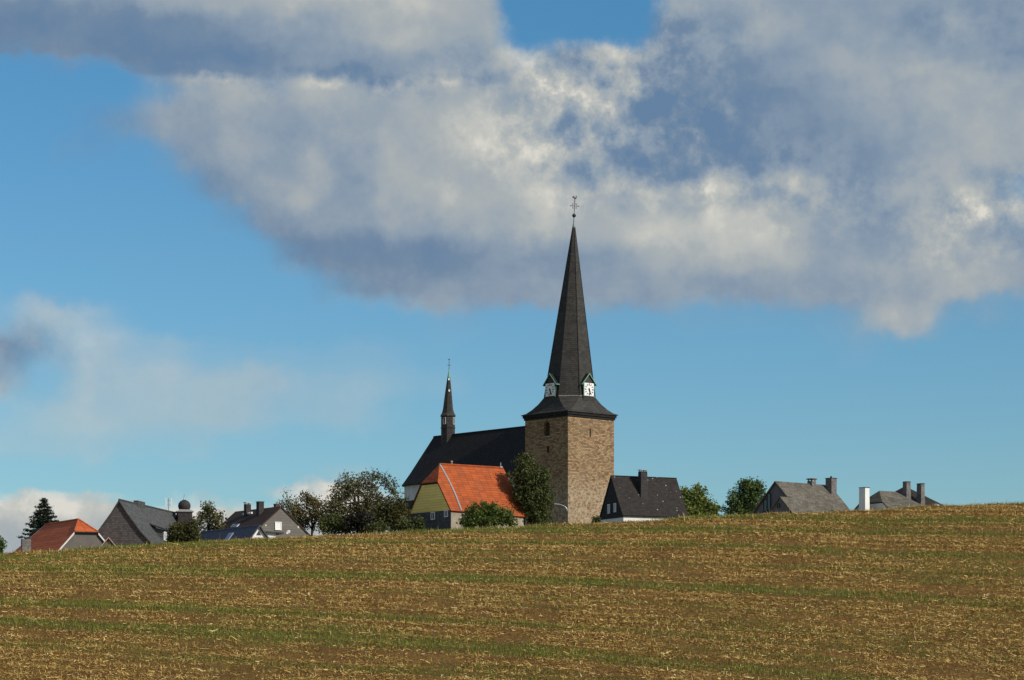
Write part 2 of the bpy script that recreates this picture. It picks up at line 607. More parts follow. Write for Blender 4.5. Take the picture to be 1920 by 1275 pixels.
M = {
    'stone': stone_mat(),
    'spire': slate('spire_slate', (0.043, 0.041, 0.038), (0.15, 0.135, 0.11), 0.25, 0.0, 0.26, 0.4, 0.75, 0.15, 0.25),
    'nave': slate('nave_slate', (0.020, 0.019, 0.020), (0.05, 0.045, 0.04), 0.15, 0.0, 0.24, 0.36, 0.75, 0.15, 0.2),
    'dark': slate('dark_slate', (0.030, 0.025, 0.0225), (0.085, 0.075, 0.066), 0.35, 0.75, 0.22, 0.36, 0.75, 0.15, 0.25),
    'blackslate': slate('wall_slate', (0.022, 0.022, 0.026), (0.05, 0.05, 0.05), 0.1, 0.0, 0.22, 0.3, 0.7, 0.2, 0.2),
    'bluewall': slate('grey_slate_wall', (0.085, 0.09, 0.10), (0.16, 0.16, 0.16), 0.2, 0.0, 0.25, 0.35, 0.75, 0.2, 0.2),
    'fibre': slate('fibre_cement', (0.135, 0.120, 0.096), (0.048, 0.042, 0.034), 0.75, 0.0, 0.3, 0.45, 0.8, 0.2, 0.45),
    'greyroof': slate('grey_roof_slate', (0.078, 0.080, 0.078), (0.15, 0.145, 0.13), 0.15, 0.0, 0.25, 0.35, 0.7, 0.25, 0.2),
    'greywall': slate('grey_shingle_wall', (0.105, 0.102, 0.098), (0.14, 0.135, 0.13), 0.1, 0.0, 0.2, 0.3, 0.8, 0.2, 0.1),
    'navy': slate('navy_roof_slate', (0.034, 0.042, 0.068), (0.06, 0.065, 0.08), 0.12, 0.0, 0.25, 0.35, 0.55, 0.3, 0.1),
    'brownroof': tiles('brown_tile', (0.060, 0.032, 0.022), (0.040, 0.024, 0.019), (0.012, 0.009, 0.008), 0.36, 0.3, (0.03, 0.022, 0.018), 0.4),
    'redroof': tiles('red_pantile', (0.43, 0.092, 0.019), (0.31, 0.060, 0.014), (0.13, 0.030, 0.010), 0.34, 0.9),
    'redroof2': tiles('old_red_tile', (0.55, 0.125, 0.036), (0.42, 0.085, 0.026), (0.08, 0.022, 0.010), 0.40, 3.0, (0.09, 0.05, 0.035), 0.35),
    'cream': boards('cream_boards', (0.97, 0.73, 0.23), 0.3),
    'white': plaster('white_plaster', (0.80, 0.79, 0.75), 0.12),
    'whitewash': plaster('old_whitewash', (0.62, 0.62, 0.60), 0.3),
    'beige': plaster('beige_plaster', (0.36, 0.31, 0.24), 0.3),
    'greyplaster': plaster('grey_plaster', (0.150, 0.132, 0.118), 0.2),
    'taupe': boards('taupe_cladding', (0.165, 0.150, 0.132), 0.32),
    'bluegrey': plaster('blue_grey_render', (0.16, 0.155, 0.165), 0.15),
    'dark_wall': plaster('dark_wall_plaster', (0.05, 0.048, 0.05), 0.3),
    'trim': plain('white_trim', (0.62, 0.62, 0.62), 0.5, 0.3),
    'whitepaint': plain('white_paint', (0.80, 0.80, 0.78), 0.5, 0.3, 0, 0.06),
    'lead': plain('lead_sheet', (0.30, 0.29, 0.28), 0.5, 0.4, 0, 0.35),
    'copper': plain('copper_patina', (0.16, 0.36, 0.27), 0.6, 0.3, 0, 0.3),
    'dullcopper': plain('dull_copper', (0.20, 0.27, 0.24), 0.6, 0.3, 0, 0.3),
    'black': plain('black_paint', (0.012, 0.012, 0.014), 0.5, 0.3),
    'void': plain('dark_opening', (0.010, 0.009, 0.009), 0.8, 0.1),
    'metal': plain('dark_iron', (0.035, 0.032, 0.035), 0.5, 0.4, 0.3),
    'galv': plain('galvanised', (0.45, 0.47, 0.48), 0.4, 0.5, 0.6),
    'glass': plain('dark_pane', (0.035, 0.04, 0.05), 0.08, 0.6),
    'paleglass': plain('pale_pane', (0.22, 0.26, 0.32), 0.1, 0.6),
    'louvre': plain('oak_louvre', (0.05, 0.036, 0.024), 0.8, 0.2, 0, 0.3),
    'chim': slate('chimney_slate', (0.040, 0.036, 0.036), (0.10, 0.09, 0.08), 0.2, 0.0, 0.2, 0.3, 0.7, 0.2, 0.2),
    'chimgrey': slate('chimney_grey', (0.18, 0.165, 0.155), (0.09, 0.08, 0.08), 0.4, 0.0, 0.2, 0.3, 0.8, 0.2, 0.3),
    'brick': slate('chimney_brick', (0.14, 0.07, 0.05), (0.08, 0.06, 0.05), 0.3, 0.0, 0.1, 0.25, 0.8, 0.2, 0.3),
    'bark': plain('bark', (0.05, 0.042, 0.034), 0.9, 0.1, 0, 0.4),
    'wood': plain('pale_timber', (0.38, 0.27, 0.20), 0.8, 0.2, 0, 0.2),
    'leaf_dark': leaf_mat('leaf_dark', [(0, (0.031, 0.041, 0.015)), (0.5, (0.064, 0.085, 0.025)), (1, (0.162, 0.154, 0.040))]),
    'leaf_fir': leaf_mat('leaf_fir', [(0, (0.010, 0.017, 0.010)), (0.6, (0.022, 0.034, 0.017)), (1, (0.042, 0.054, 0.024))], 0.1),
    'leaf_olive': leaf_mat('leaf_olive', [(0, (0.025, 0.031, 0.013)), (0.5, (0.065, 0.070, 0.022)), (1, (0.172, 0.143, 0.044))]),
    'leaf_sparse': leaf_mat('leaf_sparse', [(0, (0.047, 0.054, 0.025)), (0.5, (0.115, 0.115, 0.047)), (1, (0.231, 0.199, 0.084))]),
    'leaf_autumn': leaf_mat('leaf_autumn', [(0, (0.044, 0.042, 0.018)), (0.5, (0.127, 0.106, 0.036)), (1, (0.256, 0.180, 0.060))]),
    'leaf_mid': leaf_mat('leaf_mid', [(0, (0.043, 0.069, 0.017)), (0.45, (0.118, 0.157, 0.035)), (0.8, (0.264, 0.285, 0.062)), (1, (0.448, 0.395, 0.105))]),
    'leaf_green': leaf_mat('leaf_green', [(0, (0.031, 0.056, 0.021)), (0.5, (0.071, 0.119, 0.034)), (0.9, (0.166, 0.194, 0.048)), (1, (0.284, 0.236, 0.071))]),
    'leaf_bush': leaf_mat('leaf_bush', [(0, (0.031, 0.052, 0.012)), (0.5, (0.081, 0.121, 0.024)), (1, (0.193, 0.224, 0.048))]),
    'leaf_purple': leaf_mat('leaf_purple', [(0, (0.010, 0.010, 0.009)), (0.5, (0.022, 0.020, 0.014)), (1, (0.045, 0.036, 0.02))]),
}

# ---------------------------------------------------------------- terrain
CREST = [(-900, 1062), (-300, 1047), (0, 1037), (200, 1025.5), (400, 1013.5), (600, 1003.5), (770, 996), (900, 989), (1065, 981.5),
         (1168, 977), (1230, 973.5), (1300, 968.5), (1420, 963), (1590, 957.5), (1660, 953.5), (1750, 947), (1920, 942), (2300, 934), (2800, 930)]
CP = np.array([c[0] for c in CREST], float); CQ = np.array([c[1] for c in CREST], float) + 2.5
YC, YB, ZB = 130.0, 90.0, -0.5


def crest_z(x):
    px = CX + np.asarray(x, float) / YC * FPX
    return (HY - np.interp(px, CP, CQ)) / FPX * YC


def ground(x, y):
    x = np.asarray(x, float); y = np.asarray(y, float)
    zc = crest_z(np.clip(x / np.maximum(y, YC) * YC, -60, 60))
    zc_near = crest_z(np.clip(x, -60, 60))
    t = np.clip((y - YB) / (YC - YB), 0, 1)
    s = t + 0.10 * t * (1 - t)
    front = ZB + (zc_near - ZB) * s
    k = np.clip((YB - y) / 16.0, 0, 1)
    front = front * (1 - k * k * (3 - 2 * k)) + (-1.65) * k * k * (3 - 2 * k) if np.ndim(y) == 0 else np.where(y < YB, ZB + (-1.65 - ZB) * k * (2 - k), front)
    los = zc / YC
    yy = np.minimum(y, 400.0)
    back = zc + (los - 0.013) * (yy - YC)
    back = back - np.clip((y - YC) / 3.0, 0, 1) * 0.35
    far = np.clip((y - 400.0) / 2600.0, 0, 1)
    back = back * (1 - far) + 2.0 * far
    return np.where(y <= YC, front, back)


def gz(x, y):
    return float(ground(np.array([x]), np.array([y]))[0])


xs = np.concatenate([[-9000, -4000, -1800, -900, -500, -300, -200, -140, -100, -80, -66], np.arange(-56, 56.01, 0.4), [66, 80, 100, 140, 200, 300, 500, 900, 1800, 4000, 9000]])
ys = np.concatenate([[-400, -100, -30, -5, 20, 45, 60, 70, 76, 80, 83], np.arange(85, 134, 0.3), [136, 140, 146, 155, 165, 180, 200, 220, 240, 260, 280, 300, 320, 340, 370, 400, 500, 700, 1000, 1500, 2200, 3000, 5000, 9000, 14000]])
GX, GY = np.meshgrid(xs, ys)
GZ = ground(GX, GY)
inside = ((GY > 84) & (GY < 134) & (np.abs(GX) < 57)).astype(float)
STK = 0.36                                     # how far the drilled rows run across the slope


def row_u(x, y):
    return y + STK * x + 2.2 * (fbm2(np.asarray(x) * 0.05 + 7, np.asarray(y) * 0.05, 5, 3) - 0.5)


GZ = GZ + inside * (0.10 * (fbm2(GX * 0.9, GY * 0.9, 11, 3) - 0.5) + 0.05 * np.sin(row_u(GX, GY) * 2 * np.pi / 1.45))
nv_x = len(xs)
idx = np.arange(len(xs) * len(ys)).reshape(len(ys), len(xs))
faces = np.stack([idx[:-1, :-1], idx[:-1, 1:], idx[1:, 1:], idx[1:, :-1]], -1).reshape(-1, 4)
gme = bpy.data.meshes.new('ground')
gme.from_pydata(np.stack([GX, GY, GZ], -1).reshape(-1, 3).tolist(), [], faces.tolist())
gme.update()
for p in gme.polygons: p.use_smooth = True
gm = NT('field_soil'); go = gm.obj()
n1 = gm.noise(go, 0.35, 6, 0.6); n2 = gm.noise(go, 3.5, 6, 0.7); n3 = gm.noise(go, 14.0, 3, 0.6)
c = gm.mix(gm.rng(n2, 0.3, 0.7), (0.105, 0.050, 0.018), (0.245, 0.130, 0.045))
c = gm.mix(gm.rng(n1, 0.4, 0.7, 0, 0.5), c, (0.30, 0.175, 0.055))
c = gm.mix(gm.rng(n3, 0.55, 0.75, 0, 0.6), c, (0.050, 0.027, 0.012))
spr = gm.n('ShaderNodeVertexColor', layer_name='sprout')
sps = gm.n('ShaderNodeSeparateColor'); put(sps.inputs[0], spr.outputs[0])
c = gm.mix(gm.math('MULTIPLY', sps.outputs[0], 0.55), c, (0.085, 0.095, 0.026))
sepg = gm.n('ShaderNodeSeparateXYZ'); put(sepg.inputs[0], go)
c = gm.mix(gm.rng(sepg.outputs[1], 132, 140), c, (0.21, 0.165, 0.07))
gm.bump(n2, 1.0, 0.22)
gm.out(c, 0.95, 0.05)
gme.materials.append(gm.m)
gobj = bpy.data.objects.new('ground', gme); COL.objects.link(gobj); gobj['kind'] = 'structure'

# ---- straw and young green rows on the field
rng = np.random.default_rng(7)


def scatter(n, y0=85.5, y1=131.2, margin=11.0):
    y = np.sqrt(rng.uniform(y0 ** 2, y1 ** 2, n))
    x = rng.uniform(-1, 1, n) * (0.2133 * y + margin)
    return x, y


def stripe(x, y):
    """how green the field is here, 0..1"""
    u = row_u(x, y)
    k = np.floor(u / 5.6)
    amp = np.clip(2.1 * noise2(k * 3.7 + 0.5, np.asarray(x) * 0.035 + k * 5.1, 21) - 0.42, 0.05, 1.15)
    ph = 0.5 + 0.5 * np.cos(2 * np.pi * ((u - k * 5.6) / 5.6 + 0.45 * (noise2(k * 2.3 + 0.5, k * 1.7 + 0.5, 31) - 0.5)))
    s = np.clip((ph - 0.54) / 0.34, 0, 1) * amp
    minor = np.clip((0.5 + 0.5 * np.cos(2 * np.pi * u / 1.87 + 1.0)) - 0.6, 0, 1) * 0.5 * noise2(np.asarray(x) * 0.06, u * 0.5, 41)
    patch = np.clip(fbm2(np.asarray(x) * 0.10, u * 0.45, 17, 4) - 0.50, 0, 1) * 1.7
    crest = np.clip((np.asarray(y) - 128.5) / 2.0, 0, 1) * 0.4
    return np.clip(s + minor + patch + crest, 0, 1)


sp_col = gme.color_attributes.new('sprout', 'FLOAT_COLOR', 'POINT')
sv = (stripe(GX, GY) * inside).ravel()
sp_col.data.foreach_set('color', np.repeat(sv, 4).astype(np.float32))


def blades(x, y, z, length, width, yaw, pitch, droop=0.0):
    d = np.stack([np.cos(yaw) * np.cos(pitch), np.sin(yaw) * np.cos(pitch), np.sin(pitch)], -1)
    # width axis: across the blade, roughly facing sideways
    w = np.stack([-np.sin(yaw), np.cos(yaw), np.zeros_like(yaw)], -1)
    up = np.abs(pitch) > 0.9
    wa = rng.uniform(0, 2 * np.pi, len(x))
    w2 = np.stack([np.cos(wa), np.sin(wa), np.zeros_like(wa)], -1)
    w = np.where(up[:, None], w2, w)
    b = np.stack([x, y, z], -1)
    L = length[:, None]; Wd = (width / 2)[:, None]
    tip = b + d * L
    return np.stack([b - w * Wd, b + w * Wd, tip + w * Wd * 0.45, tip - w * Wd * 0.45], 1)


def field_z(x, y):
    return ground(x, y) + 0.10 * (fbm2(x * 0.9, y * 0.9, 11, 3) - 0.5) + 0.05 * np.sin(row_u(x, y) * 2 * np.pi / 1.45)


x, y = scatter(1250000)
g = stripe(x, y)
clump = fbm2(x * 0.7, y * 0.35, 51, 4)
uu = row_u(x, y)
keep = rng.uniform(0, 1, len(x)) < (0.98 + 0.30 * np.cos(2 * np.pi * uu / 1.45) + 0.20 * np.cos(2 * np.pi * uu / 0.61)) * np.clip(0.85 - 0.62 * g, 0.12, 1) * np.clip((clump - 0.26) * 2.4, 0.10, 1)
x, y = x[keep], y[keep]; n = len(x)
z = field_z(x, y) + rng.uniform(0.005, 0.06, n)
yaw = np.where(rng.uniform(0, 1, n) < 0.55, rng.normal(-0.33, 0.5, n) + np.pi * rng.integers(0, 2, n), rng.uniform(0, 2 * np.pi, n))
pitch = np.abs(rng.normal(0.08, 0.22, n))
stub = rng.uniform(0, 1, n) < 0.10
pitch = np.where(stub, rng.uniform(0.9, 1.5, n), pitch)
length = np.where(stub, rng.uniform(0.06, 0.17, n), rng.gamma(2.2, 0.037, n) + 0.03)
width = rng.uniform(0.010, 0.024, n)
Qs = blades(x, y, z, length, width, yaw, pitch)
# lying straw is a narrow strip tipped towards the viewer or away from it
tilt = np.where(stub, 0.0, rng.normal(0, 0.6, n) * width)
Qs[:, 1, 2] += tilt; Qs[:, 2, 2] += tilt * 0.5
sm = NT('straw'); r_ = sm.n('ShaderNodeNewGeometry').outputs['Random Per Island']
sm.out(sm.ramp(r_, [(0, (0.17, 0.088, 0.026)), (0.35, (0.41, 0.240, 0.066)), (0.72, (0.66, 0.445, 0.140)), (0.94, (0.85, 0.62, 0.23)), (1, (0.86, 0.74, 0.46))]), 0.8, 0.15)
straw = quads_object('straw_litter', Qs, sm.m)
tag(straw, 'short yellow straw scattered over the brown stubble field', 'straw', kind='stuff')

x, y = scatter(770000)
g = stripe(x, y)
keep = rng.uniform(0, 1, len(x)) < np.clip(g * 1.35 - 0.03, 0.19, 1) * np.clip(0.35 + 1.3 * (fbm2(x * 1.1, y * 0.8, 61, 3) - 0.2), 0.1, 1)
x, y = x[keep], y[keep]; n = len(x); g = g[keep]
z = field_z(x, y)
Qg = blades(x, y, z, rng.uniform(0.06, 0.19, n) * (0.55 + 0.45 * g), rng.uniform(0.010, 0.024, n), rng.uniform(0, 2 * np.pi, n), rng.uniform(0.95, 1.55, n))
gr = NT('young_grass'); r_ = gr.n('ShaderNodeNewGeometry').outputs['Random Per Island']
gcol = gr.ramp(r_, [(0, (0.065, 0.098, 0.014)), (0.4, (0.145, 0.200, 0.027)), (0.75, (0.225, 0.255, 0.042)), (1, (0.36, 0.29, 0.08))])
gr.out(gcol, 0.6, 0.2)
trn = gr.n('ShaderNodeBsdfTranslucent'); put(trn.inputs['Color'], gcol)
ms = gr.n('ShaderNodeMixShader'); ms.inputs[0].default_value = 0.25
gr.t.links.new(gr.bsdf.outputs[0], ms.inputs[1]); gr.t.links.new(trn.outputs[0], ms.inputs[2]); gr.t.links.new(ms.outputs[0], gr.t.nodes['Material Output'].inputs['Surface'])
grass = quads_object('young_grass', Qg, gr.m)
tag(grass, 'short green seedlings growing in rows across the stubble field', 'grass', kind='stuff')
# taller weeds along the brow of the hill
n = 1400
x = rng.uniform(-38, 38, n); y = rng.uniform(128.5, 131.0, n)
z = field_z(x, y) - 0.02
Qw = blades(x, y, z, rng.gamma(2.2, 0.055, n) + 0.05, rng.uniform(0.010, 0.022, n), rng.uniform(0, 2 * np.pi, n), rng.uniform(1.1, 1.57, n))
weeds = quads_object('dry_weeds', Qw, sm.m)
tag(weeds, 'thin dry stalks standing along the brow of the field', 'weeds', kind='stuff')


# ---------------------------------------------------------------- building kit
class Fr:
    """horizontal frame: a along the ridge, b across it towards the slope we see"""
    def __init__(s, O, d, flip=False):
        s.O = Vector((O[0], O[1]))
        s.d = Vector((d[0], d[1])).normalized()
        s.n = Vector((s.d.y, -s.d.x))
        if flip: s.n = -s.n

    def p(s, a, b, z):
        q = s.O + s.d * a + s.n * b
        return Vector((q.x, q.y, z))

    def D(s): return Vector((s.d.x, s.d.y, 0))
    def N(s): return Vector((s.n.x, s.n.y, 0))


def prof_z(prof, b):
    b = abs(b)
    for (b0, z0), (b1, z1) in zip(prof, prof[1:]):
        if b <= b1: return z0 + (z1 - z0) * (b - b0) / (b1 - b0)
    return prof[-1][1]


def wall_block(fr, L, w, prof, zg, bk0=None, bk1=None, a0=0.0, drop=0.17):
    """solid body of a gabled house up to just under its roof; gable clipped at |b|=bk where half hipped"""
    mb = MB()
    def sec(a, bk):
        pts = [fr.p(a, -w, zg), fr.p(a, w, zg)]
        bs = [w] + [b for b, z in reversed(prof) if b < w]
        up = [(b, prof_z(prof, b) - drop) for b in bs]
        if bk:
            up = [(b, min(z, prof_z(prof, bk) - drop)) for b, z in up]
            up = [(b, z) for b, z in up if b > bk] + [(bk, prof_z(prof, bk) - drop), (0.0, prof_z(prof, bk) - drop)]
        pts += [fr.p(a, b, z) for b, z in up]
        pts += [fr.p(a, -b, z) for b, z in reversed(up) if b > 1e-6]
        return pts
    return mb, sec


def gable_walls(name, mat, parent, fr, L, w, prof, zg, bk0=None, bk1=None, drop=0.17):
    mb = MB()
    _, sec = wall_block(fr, L, w, prof, zg, bk0, bk1, drop=drop)
    # body to the eaves as a box, gable ends as thin prisms
    ze = prof_z(prof, w) - drop
    mb.box(fr.p(0, -w, zg), fr.D() * L, fr.N() * 2 * w, (0, 0, ze - zg))
    def gable(a, bk, into):
        bs = [b for b, z in prof if b < w] + [w]
        if bk:
            zk = prof_z(prof, bk) - drop
            up = [(w, ze)] + [(b, prof_z(prof, b) - drop) for b in reversed(bs) if bk < b < w] + [(bk, zk)]
        else:
            up = [(w, ze)] + [(b, prof_z(prof, b) - drop) for b in reversed(bs) if b < w]
        pts = [fr.p(a, b, z) for b, z in up] + [fr.p(a, -b, z) for b, z in reversed(up) if b > 1e-6]
        mb.prism(pts, fr.D() * into)
    gable(0.0, bk0, 0.3)
    gable(L, bk1, -0.3)
    return mb.build(name, mat, parent)


def gable_roof(name, mat, parent, fr, L, prof, ov0=0.25, ov1=0.25, hip0=None, hip1=None, th=0.14, flare1=0.0, sag=0.0, zend=0.0):
    """two slopes following prof [(b, z)...]; hip = (recess, bk) for a half hip, or (recess, b_eave) for a whole one"""
    mb = MB()
    for sgn in (1, -1):
        for (b0, z0), (b1, z1) in zip(prof, prof[1:]):
            def edge(end, b):
                hip = hip0 if end == 0 else hip1
                base = -ov0 if end == 0 else L + ov1 + (flare1 * b / prof[-1][0])
                if not hip: return base
                rec, bk = hip
                if b >= bk: return base
                inner = rec if end == 0 else L - rec
                return inner + (base - inner) * b / bk
            cuts = [b0, b1]
            for hip in (hip0, hip1):
                if hip and b0 < hip[1] < b1: cuts.append(hip[1])
            cuts = sorted(set(cuts))
            lo = [(edge(0, b), b) for b in cuts]
            hi = [(edge(1, b), b) for b in reversed(cuts)]
            pts = [fr.p(a, sgn * b, prof_z(prof, b) + (zend * max(0, a / L) * b / prof[-1][0])) for a, b in lo + hi]
            mb.slab(pts, th)
    for end, hip in ((0, hip0), (1, hip1)):
        if hip:
            rec, bk = hip
            base = -ov0 if end == 0 else L + ov1
            inner = rec if end == 0 else L - rec
            bs = [b for b, z in prof if b < bk] + [bk]
            left = [(inner + (base - inner) * b / bk, b) for b in bs]
            if len(bs) == 2:
                mb.slab([fr.p(inner, 0, prof[0][1]), fr.p(base, bk, prof_z(prof, bk)), fr.p(base, -bk, prof_z(prof, bk))], th)
            else:
                for (a0, b0), (a1, b1) in zip(left, left[1:]):
                    mb.slab([fr.p(a0, b0, prof_z(prof, b0)), fr.p(a1, b1, prof_z(prof, b1)), fr.p(a1, -b1, prof_z(prof, b1)), fr.p(a0, -b0, prof_z(prof, b0))], th)
    return mb.build(name, mat, parent)


def ridge_cap(mat, parent, p0, p1, r=0.11, name='ridge_cap'):
    mb = MB(); mb.tube([p0, p1], r, 6)
    return mb.build(name, mat, parent)


def barge(mat, parent, pts, h=0.22, th=0.06, out=(0, 0, 0), name='barge_board'):
    """board along a gable edge; pts from top to bottom, out = outward normal of the gable"""
    mb = MB(); out = Vector(out)
    for a, b in zip(pts, pts[1:]):
        a, b = Vector(a), Vector(b)
        mb.prism([a, b, b - Vector((0, 0, h)), a - Vector((0, 0, h))], out * th)
    return mb.build(name, mat, parent)


def window(parent, c, t, w, h, frame_mat, pane_mat, out, mull=1, bar=0, fw=0.09, name='window'):
    """window centred at c on a wall: t = unit tangent, out = unit outward normal"""
    c, t, out = Vector(c), Vector(t).normalized(), Vector(out).normalized()
    k = Vector((0, 0, 1))
    mb = MB()
    o = c - t * w / 2 - k * h / 2 + out * 0.004
    d = out * 0.07
    mb.box(o, t * fw, k * h, d); mb.box(o + t * (w - fw), t * fw, k * h, d)
    mb.box(o + t * fw, t * (w - 2 * fw), k * fw, d); mb.box(o + t * fw + k * (h - fw), t * (w - 2 * fw), k * fw, d)
    iw, ih = w - 2 * fw, h - 2 * fw
    for i in range(mull):
        mb.box(o + t * (fw + iw * (i + 1) / (mull + 1) - fw * 0.35) + k * fw, t * fw * 0.7, k * ih, d * 0.9)
    f = mb.build(name, frame_mat, parent)
    pm = MB().box(o + t * fw * 0.5 + k * fw * 0.5, t * (w - fw), k * (h - fw), out * 0.03)
    pm.build('pane', pane_mat, f)
    return f


def chimney(parent, fr, a, b, la, lb, z0, z1, mat, cap=None, cap_mat=None, taper=0.0, over=0.06, cap_h=0.1):
    """stack with corner (a,b) centre, la x lb plan"""
    def ring(z, g): return [fr.p(a - la / 2 - g, b - lb / 2 - g, z), fr.p(a + la / 2 + g, b - lb / 2 - g, z), fr.p(a + la / 2 + g, b + lb / 2 + g, z), fr.p(a - la / 2 - g, b + lb / 2 + g, z)]
    rs = [ring(z0, taper), ring(z1, 0)]
    if (rs[0][1] - rs[0][0]).cross(rs[0][2] - rs[0][1]).z < 0:
        rs = [list(reversed(r)) for r in rs]
    ch = MB().rings(rs).build('chimney', mat, parent)
    if cap == 'slab':
        r0, r1 = ring(z1, over), ring(z1 + cap_h, over)
        if (r0[1] - r0[0]).cross(r0[2] - r0[1]).z < 0: r0.reverse(); r1.reverse()
        MB().rings([r0, r1]).build('chimney_cap', cap_mat, ch)
    elif cap == 'raised':
        mb = MB()
        for aa in (-1, 1):
            for bb in (-1, 1):
                mb.box(fr.p(a + aa * la * 0.36 - 0.05, b + bb * lb * 0.36 - 0.05, z1), fr.D() * 0.1, fr.N() * 0.1, (0, 0, 0.16))
        mb.prism([fr.p(a - la * 0.62, b - lb * 0.62, z1 + 0.16), fr.p(a + la * 0.62, b - lb * 0.62, z1 + 0.16), fr.p(a + la * 0.62, b + lb * 0.62, z1 + 0.16), fr.p(a - la * 0.62, b + lb * 0.62, z1 + 0.16)], (0, 0, cap_h))
        mb.build('chimney_cap', cap_mat, ch)
    return ch


# ================================================================ CHURCH
Y0 = 300.0
C0 = Vector((7.0, Y0))
eR = Vector((0.747, 0.665)); eL = Vector((-0.665, 0.747))
eR3, eL3 = Vector((eR.x, eR.y, 0)), Vector((eL.x, eL.y, 0))
nR3, nL3 = Vector((0.665, -0.747, 0)), Vector((-0.747, -0.665, 0))
S = 8.0
CC = C0 + (eR + eL) * (S / 2)
zg = gz(CC.x, CC.y) - 0.5
church = thing('church', 'stone church with tall dark slate spire, two white clocks and a ridge turret', 'church', (CC.x, CC.y, zg))


def T3(r, l, z):   # r along eR, l along eL from the near corner
    q = C0 + eR * r + eL * l
    return Vector((q.x, q.y, z))


ZW = 31.95
tw = MB().rings([[T3(0, 0, zg), T3(S, 0, zg), T3(S, S, zg), T3(0, S, zg)], [T3(0, 0, ZW), T3(S, 0, ZW), T3(S, S, ZW), T3(0, S, ZW)]]).build('tower', M['stone'], church)


def arch_cut(face, u0, u1, z0, z1, depth, arched):
    """prism cutter into a tower face; u along the face from the near corner"""
    P = (lambda u, z: T3(u, 0, z)) if face == 'R' else (lambda u, z: T3(0, u, z))
    nrm = nR3 if face == 'R' else nL3
    pts = [P(u0, z0), P(u1, z0)]
    if arched:
        rad = (u1 - u0) / 2; cu = (u0 + u1) / 2
        pts += [P(cu + rad * math.cos(t), z1 - rad + rad * math.sin(t)) for t in [math.pi * k / 10 for k in range(11)]]
    else:
        pts += [P(u1, z1), P(u0, z1)]
    return MB().prism([p + nrm * 0.3 for p in pts], -nrm * (depth + 0.3)), P, nrm


def face_u(px, face):
    k = (px - CX) / FPX
    e = eR if face == 'R' else eL
    return (k * C0.y - C0.x) / (e.x - k * e.y)


def face_z(py, u, face):
    e = eR if face == 'R' else eL
    return (HY - py) / FPX * (C0.y + e.y * u)


OPEN = [('L', 1031, 1020, 817, 789.5, 0.55, True, 'belfry_opening'), ('L', 1029.8, 1025, 849, 835.5, 0.45, False, 'wall_slit'),
        ('L', 1024.6, 1023.0, 868.5, 859.5, 0.4, False, 'wall_slit'), ('R', 1105.4, 1108.0, 819, 804.5, 0.5, False, 'wall_slit')]
cuts = []; later = []
for f, pa, pb, ya, yb, dep, ar, nm in OPEN:
    ua, ub = sorted((face_u(pa, f), face_u(pb, f)))
    za, zb = face_z(ya, ua, f), face_z(yb, ua, f)
    c_, P_, n_ = arch_cut(f, ua, ub, za, zb, dep, ar)
    cuts.append(c_)
    later.append((nm, P_, n_, ua, ub, za, zb, dep, ar))
carve(tw, cuts)
for nm, P_, n_, ua, ub, za, zb, dep, ar in later:
    mb = MB()
    if ar:   # louvred belfry window: slats deep in the opening
        z = za
        while z < zb - 0.15:
            mb.box(P_(ua, z) - n_ * (dep - 0.02), (P_(ub, z) - P_(ua, z)), n_ * 0.16, Vector((0, 0, 0.05)) + n_ * 0.0)
            z += 0.16
        mb.build(nm, M['louvre'], tw)
        MB().box(P_(ua - 0.12, za - 0.16), P_(ub + 0.12, za) - P_(ua - 0.12, za), n_ * 0.08, (0, 0, 0.16)).build('window_sill', M['beige'], tw)
    else:
        mb.box(P_(ua, za) - n_ * (dep - 0.01), (P_(ub, za) - P_(ua, za)), n_ * 0.03, (0, 0, zb - za)).build(nm, M['void'], tw)
# cornice under the eaves
mb = MB()
for g_, z0_, z1_ in ((0.12, 31.35, 31.62), (0.24, 31.62, 31.96)):
    mb.rings([[T3(-g_, -g_, z), T3(S + g_, -g_, z), T3(S + g_, S + g_, z), T3(-g_, S + g_, z)] for z in (z0_, z1_)])
mb.build('cornice', M['nave'], church)

# flared skirt roof from the square tower to the octagonal spire
HE = 4.38
ZE = 32.03
ZS = 34.15
AX0 = Vector((CC.x, CC.y, 0)) + Vector((0.05, 0, 0))
LEAN = Vector((0.50 / 22.0, 0, 0))           # the spire leans a little to one side


def octa(h, z, lean=True):
    t = h * math.tan(R(22.5))
    c_ = AX0 + (LEAN * (z - ZS) if lean and z > ZS else Vector((0, 0, 0)))
    pr = [(h, -t), (h, t), (t, h), (-t, h), (-h, t), (-h, -t), (-t, -h), (t, -h)]
    # u along -nR.. use tower axes: first coord along eR, second along eL
    return [c_ + eR3 * a + eL3 * b + Vector((0, 0, z)) for a, b in pr]


def sq8(h, z):
    pr = [(h, -h), (h, h), (h, h), (-h, h), (-h, h), (-h, -h), (-h, -h), (h, -h)]
    return [Vector((CC.x, CC.y, 0)) + eR3 * a + eL3 * b + Vector((0, 0, z)) for a, b in pr]


OH = 3.225
base8 = octa(OH, ZS)
ring_list = [sq8(HE, ZE - 0.10), sq8(HE, ZE)]
for f, dz in ((0.22, 0.16), (0.48, 0.62), (0.75, 1.28), (1.0, ZS - ZE)):
    ring_list.append([Vector((a.x + (b.x - a.x) * f, a.y + (b.y - a.y) * f, ZE + dz)) for a, b in zip(sq8(HE, ZE), base8)])
MB().rings(ring_list).build('tower_roof', M['spire'], church, merge=True)
sp = []
for k in range(9):
    t = k / 8
    z = ZS + (56.0 - ZS) * t
    sp.append(octa(OH + (0.17 - OH) * t, z))
MB().rings(sp).build('spire', M['spire'], church)
